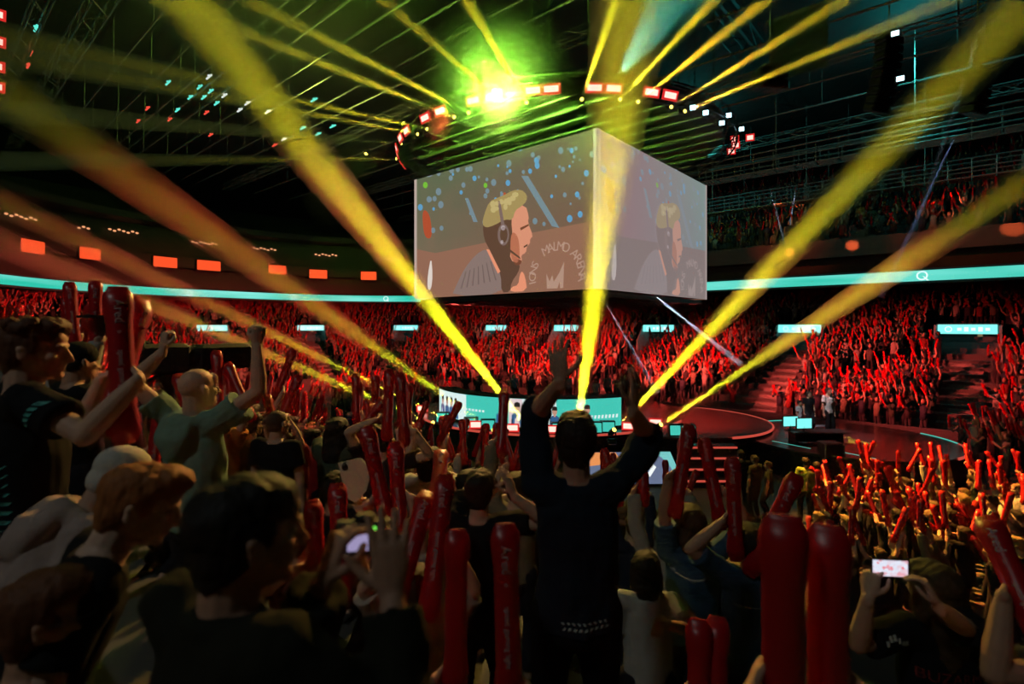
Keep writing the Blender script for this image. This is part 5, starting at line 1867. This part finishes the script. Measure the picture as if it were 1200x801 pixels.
hero(492, 690, 2.5, 8, 'person in a pale shirt low behind the raised hand', h=1.62, lean=15, style='short', hair=(.03, .02, .01), shirt=(.36, .31, .27), voxel=.008, skin=1, sleeve=.9,
     Rr=dict(hand=(512, 640, 2.4), stick=dict(tip=(520, 575, 2.5), hold=.16, label='red stick just left of the tall plain one'), e=(1, 0, -.7)), L=dict(hand=(480, 655, 2.35), stick=dict(tip=(496, 600, 2.5), hold=.2, label='broad red stick right of the small camera'), e=(-1, 0, -.7)))
# sticks of the people round the bald man
hero(205, 520, 4.2, 15, 'person hidden left of the bald man holding a red stick low', style='short', shirt=(.03, .03, .03), voxel=.010, skin=1,
     L=dict(hand=(172, 520, 3.6), stick=dict(tip=(180, 452, 3.7), hold=.14, label='broad red stick left of the bald man shoulder'), e=(-1, 0, -.5)), Rr=dict(hand=(224, 452, 4.3), stick=dict(tip=(213, 415, 4.4), hold=.25, label='red stick just above the bald head on its left'), e=(1, 0, -.5)))
hero(262, 500, 4.8, 12, 'person in orange hidden behind the bald man with two sticks', style='short', shirt=(.4, .14, .03), voxel=.010, skin=1,
     L=dict(hand=(256, 458, 4.7), stick=dict(tip=(254, 408, 4.8), hold=.2, label='upright red stick right of the bald head'), e=(-1, 0, -.3)), Rr=dict(hand=(292, 446, 4.7), stick=dict(tip=(273, 403, 4.8), hold=.2, label='red stick leaning left behind the raised right arm'), e=(1, 0, -.3)))
hero(346, 520, 5.6, 12, 'person right of the black tee man with a slanting stick', style='messy', shirt=(.25, .03, .03), voxel=.012, skin=1,
     L=dict(hand=(310, 472, 5.2), stick=dict(tip=(302, 442, 5.3), hold=.2, label='short red stick below the raised right arm'), e=(-1, 0, -.4)), Rr=dict(hand=(316, 452, 5.4), stick=dict(tip=(338, 404, 5.5), hold=.15, label='thin red stick slanting right from behind the raised arm'), e=(1, 0, -.4)))
# ------------------------------------------------------------------ crew, hosts and the people behind the desk
def fig(px, py, d, yaw, label, zoff=0.0, **kw):
    kw.setdefault('voxel', .016)
    return hero(px, py, d, yaw, label, zoff=zoff, quiet=True, **kw)


fig(971, 458, 19.6, 160, 'host in a white shirt and black trousers standing on the low stage', PZ, shirt=(.6, .58, .56), trousers=(.01, .01, .012), h=1.85)
fig(948, 462, 20.6, 170, 'host dressed in black standing left of the white shirted one', PZ, shirt=BLK, h=1.85)
fig(937, 472, 21.2, 140, 'shorter host in a pale top standing at the left of the three', PZ, shirt=(.5, .48, .5), h=1.66)
for px, py, d, yw, lab, sh in ((868, 532, 14.6, 20, 'crew member in black standing beside the stage stair', BLK), (884, 538, 14.2, -30, 'crew member in dark clothes right of the one by the stair', (.03, .03, .025)), (900, 545, 14.4, -60, 'crew member leaning on the rail, third from the stair', (.04, .04, .03)),
                               (944, 541, 14.0, 15, 'person in a yellow green shirt standing by the host stage', (.35, .42, .08)), (957, 546, 13.8, 15, 'person in dark olive right of the yellow green shirt', (.06, .07, .03))):
    fig(px, py, d, yw, lab, shirt=sh, h=1.74)
for i, (px, sh, sk_) in enumerate(((546, (.03, .03, .04), 0), (560, (.03, .03, .03), 1), (583, (.05, .05, .06), 0), (603, (.25, .3, .4), 1), (622, (.04, .04, .05), 0), (656, (.45, .08, .07), 1), (666, (.5, .42, .4), 0), (684, (.05, .05, .05), 1), (698, (.5, .45, .45), 0), (712, (.4, .25, .24), 1), (727, (.3, .28, .27), 0), (741, (.05, .05, .06), 1), (788, (.04, .04, .05), 0))):
    fig(px, 440 + (i % 3) * 3, 27.4 + (i % 2) * .7, 175 + 20 * (i % 3 - 1), 'person standing in the row behind the long teal desk', SZ, shirt=sh, skin=sk_, group='people standing in a row behind the desk', voxel=.022)

# ------------------------------------------------------------------ spectators: one figure of each pose, then copies
POSES = [dict(lhand=(-.24, .12, 1.98), rhand=(.24, .14, 1.96), lp='grip', rp='grip'), dict(rhand=(.22, .2, 1.95), rp='grip', lhand=(-.2, .32, 1.2), lp='grip'), dict(lhand=(-.1, .34, 1.55), rhand=(.12, .36, 1.5), lp='grip', rp='grip'),
         dict(), dict(lhand=(-.05, .32, 1.42), rhand=(.06, .33, 1.42), lp='open', rp='open', head=(.3, 0, 0)), dict(lhand=(-.09, .3, 1.62), rhand=(.1, .3, 1.62), lp='pinch', rp='pinch'),
         dict(lhand=(-.2, .05, 1.95), lp='fist', head=(-.4, 0, 0)), dict(lhand=(-.42, .1, 1.9), rhand=(.42, .1, 1.9), lp='grip', rp='grip', lean=.1)]
STYLES = ['short', 'messy', 'long', 'short', 'bob', 'buzz', 'cap', 'quiff']
SHIRTS = [(.015, .015, .018), (.02, .02, .025), (.03, .03, .04), (.35, .34, .32), (.12, .11, .10), (.02, .03, .06), (.28, .02, .02), (.45, .42, .38), (.05, .07, .05), (.2, .17, .12)]
HAIRS = [(.02, .012, .008), (.05, .03, .015), (.1, .06, .03), (.2, .13, .06), (.012, .01, .009)]
ARCH = []
for i, pz in enumerate(POSES):
    kw = dict(pz)
    axes = []
    for key, sd in (('l', -1), ('r', 1)):
        if kw.get(key + 'p') == 'grip':
            D = Vector((sd * [.12, .1, -.45, 0, 0, 0, 0, .4][i], [.1, .2, .5, 0, 0, 0, 0, .05][i], 1)).normalized()
            f = Vector((-.6 * sd, .8, .1)); f = (f - D * f.dot(D)).normalized()
            n = D.cross(f) * sd
            kw[key + 'f'] = f; kw[key + 'n'] = n
            axes.append((sd, D))
    p = Person(h=1.74, **kw)
    bod = p.body(.013, 6); sh = p.shirt(.016, .62 if i % 3 else 1.9, .02, False, 0, .01); tr = p.trousers(.018); hr = p.hair(.012, STYLES[i], .006)
    for me, m in ((bod, M['skin']), (sh, M['cloth']), (tr, M['cloth']), (hr, M['hair'] if STYLES[i] != 'cap' else M['cloth'])): me.materials.append(m)
    shoes = [p.shoe(k).mesh('person_shoe', [M['cloth']], True) for k in (0, 1)]
    st = [(p.grip[sd][0].copy(), D) for sd, D in axes]
    # small version in one mesh for the far ones
    p2 = Person(h=1.74, **kw)
    pieces = [(p2.body(.03, 5, hands=False), 0), (p2.shirt(.035, .7, .02, False, 0, 0), 1), (p2.trousers(.035, 0), 2), (p2.hair(.028, STYLES[i], .004), 3)]
    mbx = MB()
    for me, mi in pieces:
        mbx.add([v.co for v in me.vertices], [tuple(q.vertices) for q in me.polygons], mi)
        bpy.data.meshes.remove(me)
    ARCH.append((bod, sh, tr, hr, shoes, st, mbx))
FARM = {}


def cmat(kind, col):
    key = (kind, col)
    if key not in FARM:
        FARM[key] = mat('%s_%d' % (kind, len(FARM)), col, .75, 0, 40, .25)
    return FARM[key]


FARMESH = {}
SPN = [0, 0]
ALL_STICKS = []        # (base, direction, near)


def spectator(x, y, z, yaw, group, label, i=None, near=True):
    i = RNG.integers(len(POSES)) if i is None else i
    bod, sh, tr, hr, shoes, st, mbx = ARCH[i]
    s = float(RNG.uniform(.93, 1.06))
    shc = SHIRTS[RNG.integers(len(SHIRTS))]; hc_ = HAIRS[RNG.integers(len(HAIRS))]; sk = SKIN[RNG.integers(len(SKIN))]
    if near:
        root = empty('person', (x, y, z), -yaw); root.scale = (s, s, s)
        tag(root, label, 'person', group)
        for nm, me, c in (('body', bod, sk), ('shirt', sh, shc), ('trousers', tr, (.02, .02, .03)), ('hair', hr, hc_), ('shoe', shoes[0], (.05, .05, .05)), ('shoe', shoes[1], (.05, .05, .05))):
            o = bpy.data.objects.new(nm, me); COL.objects.link(o); o.parent = root; o.color = (*c, 1)
    else:
        key = (i, int(RNG.integers(6)))
        if key not in FARMESH:
            FARMESH[key] = mbx.mesh('person_far', [cmat('far_skin', sk), cmat('far_shirt', shc), cmat('far_trousers', (.02, .02, .03)), cmat('far_hair', hc_)], True)
        o = bpy.data.objects.new('person', FARMESH[key]); COL.objects.link(o)
        o.location = (x, y, z); o.rotation_euler = (0, 0, -yaw); o.scale = (s, s, s)
        tag(o, label, 'person', group)
    SPN[0] += 1
    rm = Matrix.Rotation(-yaw, 3, 'Z')
    for c, D in st:
        b_ = Vector((x, y, z)) + rm @ (c * s); d_ = (rm @ D + Vector([float(q) for q in RNG.normal(0, .16, 3)])).normalized()
        ALL_STICKS.append((b_ - d_ * .14, d_, group))


FOCUS = Vector((3.5, 22, 0))


def face_yaw(x, y):
    return math.atan2(FOCUS.x - x, FOCUS.y - y)


def clear(x, y, r=.5):
    return all((x - a) ** 2 + (y - b_) ** 2 > r * r for a, b_ in HEROES)


def on_stair(u, v):
    """inside a stand entrance or on its stair"""
    for (a, b_) in VOM:
        e = .01
        g = Vector((offset_of(a + e, b_) - offset_of(a - e, b_), offset_of(a, b_ + e) - offset_of(a, b_ - e))).normalized()
        t = (u - a) * -g.y + (v - b_) * g.x; n_ = (u - a) * g.x + (v - b_) * g.y
        if -1.3 < n_ < 2.6 and abs(t) < 1.75: return True
        if n_ <= -1.3 and abs(t) < .95: return True
    return False


SEATS = []
# the bowl
for k in range(19):
    o_ = TREAD * k + .45
    pts = loop(o_, 20, 2.0); pts.append(pts[0])
    for (u, v), t in [((q.x, q.y), t) for q, t in path_points(pts, RNG.uniform(.1, .5), .56)]:
        u += RNG.normal() * .05; v += RNG.normal() * .05
        w_ = A(u, v, row_z(k))
        if w_.y < 4.2: continue
        px, py = proj((w_.x, w_.y, w_.z + 1.5))
        if not (-25 < px < 1225 and py < 830): continue
        if on_stair(u, v) or not clear(w_.x, w_.y): continue
        if RNG.random() < .06: continue
        near = v < 8.5 and u < 34
        if near and px > 780 and RNG.random() < .5: continue
        if near and 835 < px < 985: continue
        SEATS.append((w_.y, w_.x, w_.z, 'near' if near else ('right' if px > 840 else 'far')))
# spectators standing on the floor at the right and along the far board
tries = 0; FL = []
while len(FL) < 58 and tries < 6000:
    tries += 1
    d = RNG.uniform(8.2, 12.6); px = RNG.uniform(958, 1235)
    if d > 11.2 and px < 985: continue
    x = (px - 600) / F * d
    u, v = UV(x, d)
    if offset_of(u, v) > -.35: continue
    if all((x - a) ** 2 + (d - b_) ** 2 > .3 for a, b_ in FL): FL.append((x, d))
for x, d in FL: SEATS.append((d, x, 0.0, 'floor'))
tries = 0; FB = []
while len(FB) < 30 and tries < 4000:
    tries += 1
    px = RNG.uniform(1050, 1225); d = RNG.uniform(15.5, 20)
    x = (px - 600) / F * d; u, v = UV(x, d)
    if offset_of(u, v) > -.4 or v < 23.6 or (x - PC.x) ** 2 + (d - PC.y) ** 2 < 4.2 ** 2: continue
    if all((x - a) ** 2 + (d - b_) ** 2 > .35 for a, b_ in FB): FB.append((x, d))
for x, d in FB: SEATS.append((d, x, 0.0, 'board'))
# the floor crowd behind the left end of the stage
for i in range(90):
    px = RNG.uniform(330, 540); d = RNG.uniform(24, 36)
    x = (px - 600) / F * d; u, v = UV(x, d)
    if offset_of(u, v) < -.4 and (x - SC.x) ** 2 + (d - SC.y) ** 2 > 6.8 ** 2 and x < -4: SEATS.append((d, x, 0.0, 'behind'))
# upper tier
for k in range(12):
    v, z = up_row(k)
    u = -6.5
    while u < 26:
        u += .62
        if RNG.random() < .3: continue
        w_ = A(u + RNG.normal() * .06, v, z)
        px, py = proj(w_)
        if -20 < px < 1220: SEATS.append((w_.y, w_.x, z, 'upper'))
SEATS.sort(key=lambda q: q[0])
INFO = {'near': ('spectator in the near stand left of the stage, waving red sticks or clapping', 'spectators in the near stand below the camera'),
        'floor': ('spectator standing in the yellow lit crowd on the arena floor', 'spectators on the arena floor at the right'),
        'board': ('spectator standing by the far board behind the host stage', 'spectators along the far board'),
        'right': ('red lit spectator in the far stand right of the hanging screen', 'spectators in the far right stand'),
        'far': ('red lit spectator in the far stand', 'spectators in the far stand'), 'behind': ('red lit spectator on the floor behind the stage', 'spectators behind the stage'), 'upper': ('red lit spectator in the upper tier', 'spectators in the upper tier')}
INFO['near'] = ('spectator standing in the near stand between the camera and the stage', INFO['near'][1])
N_IND = 300 - len(HEROES)
REST = []
for j, (d, x, z, kind) in enumerate(SEATS):
    yw = face_yaw(x, d) + RNG.normal() * .2
    if kind == 'floor': yw = face_yaw(x, d) * .4 - .5 + RNG.normal() * .3
    if j < N_IND:
        lab, grp = INFO[kind]
        i = None
        if kind == 'near' and proj((x, d, 0))[0] > 780: i = [3, 3, 4, 5][RNG.integers(4)]
        elif kind == 'near': i = [0, 1, 2, 3, 3, 4, 7, 0, 5][RNG.integers(9)]
        if kind == 'floor': i = [0, 1, 2, 7, 7, 2, 3][RNG.integers(7)]
        spectator(x, d, z, yw, grp, lab, i, near=d < 13.5)
    else:
        REST.append((x, d, z, yw))
print('seats', len(SEATS), 'individuals', SPN, 'rest', len(REST), 'heroes', len(HEROES))

# the individual sticks of those spectators
ALL_STICKS.sort(key=lambda q: q[0].y)
room = 298 - STICKS[0]
SG = {'spectators in the near stand below the camera': ('red stick raised in the near stand between camera and stage', 'red sticks in the near stand'), 'spectators on the arena floor at the right': ('bright red stick waved in the yellow lit floor crowd', 'red sticks in the floor crowd at the right')}
rest_sticks = []
for b_, d_, grp in ALL_STICKS:
    if room > 0:
        lab, g2 = SG.get(grp, ('small red stick waved in the far right stand', 'red sticks in the far stand'))
        place_stick(b_, d_, lab, g2, 1.0, 0, hi=b_.y < 9)
        room -= 1
    else: rest_sticks.append((b_, d_))

# the remaining thousands: one crowd mesh and one mesh for their sticks
VAR = []
for i in range(10):
    m = MB()
    rr = random.Random(i)
    def tb(a, b_, ra, rb_, n_, mi): m.tube([a, b_], [ra, rb_], n_, mi=mi)
    m.tube([(0, 0, .85), (0, 0, 1.15), (0, 0, 1.36), (0, 0, 1.47)], [(.17, .12), (.16, .115), (.20, .12), (.09, .07)], 6, mi=1)
    m.ell((0, .01, 1.63), (.078, .095, .115), nu=7, nv=5, mi=0); m.ell((0, -.02, 1.665), (.086, .098, .095), nu=7, nv=5, mi=3)
    for s_ in (-1, 1): tb((s_ * .09, 0, .9), (s_ * .1, 0, .04), .085, .05, 4, 2)
    stk = []
    for s_ in (-1, 1):
        mode = [(1, 1), (1, 0), (2, 2), (0, 0), (2, 1), (1, 1), (3, 3), (2, 2), (0, 2), (1, 2)][i][0 if s_ < 0 else 1]
        S0 = Vector((s_ * .19, 0, 1.42))
        E0, W0 = {0: ((s_ * .25, -.02, 1.15), (s_ * .22, .1, .92)), 1: ((s_ * .28, .05, 1.65), (s_ * .24, .12, 1.92)), 2: ((s_ * .24, .16, 1.25), (s_ * .10, .36, 1.42)), 3: ((s_ * .4, .02, 1.6), (s_ * .48, .06, 1.85))}[mode]
        m.tube([S0, E0, W0], [.06, .05, .045], 5, mi=1 if rr.random() < .4 else 0)
        m.ell(W0, (.05, .05, .06), nu=5, nv=4, mi=0)
        if mode: stk.append((Vector(W0), Vector((s_ * (.25 if mode != 2 else -.4), .3, 1)).normalized()))
    VAR.append((np.array(m.v, np.float32), m.f, np.array(m.m), stk))
vs, loops, starts, tot, cols = [], [], [], 0, []
nl = 0
lens = []
for x, d, z, yw in REST:
    i = int(RNG.integers(10)); V_, F_, Mi, stk = VAR[i]
    s = RNG.uniform(.93, 1.06); c, s_ = math.cos(-yw), math.sin(-yw)
    Rm = np.array([[c, -s_, 0], [s_, c, 0], [0, 0, 1]], np.float32)
    vs.append((V_ * s) @ Rm.T + np.array([x, d, z], np.float32))
    pal = [SKIN[RNG.integers(4)], SHIRTS[RNG.integers(len(SHIRTS))], (.02, .02, .03), HAIRS[RNG.integers(5)]]
    for f, mi in zip(F_, Mi):
        loops.extend([q + tot for q in f]); starts.append(nl); nl += len(f); lens.append(len(f))
        cols.extend([pal[mi]] * len(f))
    tot += len(V_)
    for w_, D in stk:
        rest_sticks.append((Vector((Rm @ (np.array(w_) * s)) + np.array([x, d, z])) - Vector(Rm @ np.array(D)) * .1, Vector(Rm @ np.array(D))))
me = bpy.data.meshes.new('crowd')
V_ = np.concatenate(vs)
me.vertices.add(len(V_)); me.vertices.foreach_set('co', V_.ravel())
me.loops.add(len(loops)); me.loops.foreach_set('vertex_index', np.array(loops, np.int32))
me.polygons.add(len(starts)); me.polygons.foreach_set('loop_start', np.array(starts, np.int32)); me.polygons.foreach_set('loop_total', np.array(lens, np.int32))
at = me.color_attributes.new('garment', 'FLOAT_COLOR', 'CORNER')
ca = np.ones((len(cols), 4), np.float32); ca[:, :3] = np.array(cols, np.float32); at.data.foreach_set('color', ca.ravel())
me.polygons.foreach_set('use_smooth', np.ones(len(starts), bool))
me.update(calc_edges=True); me.validate()
mc, nt, b = nodes('crowd_clothes')
an = N(nt, 'ShaderNodeAttribute', attribute_name='garment')
nz = N(nt, 'ShaderNodeTexNoise'); nz.inputs['Scale'].default_value = 12; tc = N(nt, 'ShaderNodeTexCoord'); nt.links.new(tc.outputs['Object'], nz.inputs['Vector'])
mx = N(nt, 'ShaderNodeMix', data_type='RGBA', blend_type='MULTIPLY'); mx.inputs['Factor'].default_value = .5
nt.links.new(an.outputs['Color'], mx.inputs['A']); nt.links.new(nz.outputs['Fac'], mx.inputs['B'])
nt.links.new(mx.outputs['Result'], b.inputs['Base Color']); b.inputs['Roughness'].default_value = .8
me.materials.append(mc)
o = bpy.data.objects.new('crowd', me); COL.objects.link(o)
tag(o, 'thousands of red lit spectators filling the far stands round the arena', 'crowd', kind='stuff')
m = MB()
for b_, D in rest_sticks: m.tube([b_, b_ + D * .03, b_ + D * .56, b_ + D * .6], [.02, .043, .043, .02], 5)
o = m.obj('clapper_sticks', M['red_vinyl']); tag(o, 'red inflatable sticks waved all over the far stands', 'clapper sticks', kind='stuff')
print('sticks', STICKS[0], 'rest', len(rest_sticks), 'crowd verts', tot)
# ------------------------------------------------------------------ light that fills the hall
RED = (1, .08, .06)


def rim(q, dz=-.2):
    q = Vector(q); d = Vector((q.x - CUBE.x, q.y - CUBE.y, 0)).normalized()
    return CUBE + d * (RR + .35) + Vector((0, 0, ZRG + dz))


for i, (t, w_) in enumerate([((34, 26), 1), ((27, 30), 1), ((20, 31), 1), ((13, 31), 1), ((6, 31), 1), ((-1, 31), 1), ((39, 22), 1), ((42, 15), 1), ((42, 8), 1), ((45, 2), 1), ((34, 3), .5)]):
    q = A(*t, 2.2)
    d = Vector((q.x - CUBE.x, q.y - CUBE.y, 0)).normalized()
    p = CUBE + d * 3.2 + Vector((0, 0, ZS0 - .55))
    spot('red_wash', p, q + Vector((0, 0, .6)), 17000 * w_, RED, R(38), .8, .3)
for i, (t, w_) in enumerate([((-2, 40), 1), ((8, 40), .8)]):
    q = A(*t, 10.5)
    spot('red_wash_upper', rim(q), q, 1800 * w_, (1, .09, .04), R(26), .8, .3)
# warm wash on the floor crowd at the right, and a weak added fill back on to the near stand
q = Vector((8.6, 10.6, 1)); spot('yellow_wash', rim(q), q, 22000, (1, .55, .05), R(44), .7, .2)
q = Vector((9.5, 10.0, 1)); spot('red_wash_floor', rim(q), q, 12000, RED, R(44), .7, .2)
q = Vector((13, 17, 1)); spot('red_wash_stage', rim(q), q, 3500, RED, R(40), .7, .2)
q = Vector((0, 2.5, 4.2)); spot('yellow_back', rim(q), q, 3600, (1, .66, .08), R(42), .7, .2)
q = Vector((-7, 9, 3)); spot('red_back', rim(q), q, 15000, RED, R(50), .7, .2)
q = Vector((-3, 5.5, 3.5)); spot('warm_fill', rim(q), q, 4200, (1, .55, .22), R(44), .7, .2)  # warm fill added to brighten the middle of the near stand
q = Vector((-1.2, 1.2, 4.6)); spot('red_back', rim(q), q, 1500, (1, .12, .10), R(26), .7, .2)
q = Vector((LC.x, LC.y, 1)); spot('red_wash_round', CUBE + Vector((3, -1, ZS0 - .5)), q, 1500, RED, R(75), .7, .2)
q = P(962, 480, 19.8); spot('host_fill', q + Vector((-3, -3, 7)), q, 1500, (.95, .97, 1), R(22), .6, .1)  # white spot without a fixture, added to make the hosts visible
spot('dim_fill', Vector((-6, -4, 14)), Vector((0, 6, 4)), 520, (.75, .85, .8), R(80), .8, .5)  # unseen cool fill added above and behind the camera
# unseen coloured point lights added to tint and lift the roof steel
point('teal_roof', A(2, 30, 17.6), 260, (.05, .8, .75), .3)
point('teal_roof', A(14, 34, 17.6), 160, (.05, .8, .75), .3)
point('olive_roof_fill', A(26, 14, 15.5), 500, (.6, .75, .10), .3)
point('olive_roof_fill', A(16, 5, 15.5), 400, (.6, .7, .15), .3)
# moving red spots falling on the balcony and the upper tier
for (px, py), o_, w_ in (((1135, 236), 11.5, 1.0), ((1188, 268), 8.4, 1.0), ((1000, 288), 8.4, 1.0), ((926, 296), 8.4, .9), ((1110, 255), 8.6, .5), ((930, 240), 12, .5)):
    d, _r = facade_at(px, BO + .3 if o_ < 9 else o_)
    q = P(px, py, d)
    spot('red_spot', rim(q, .3), q, 30000 * w_, (1, .17, .05), R(3.0), .6, .05)
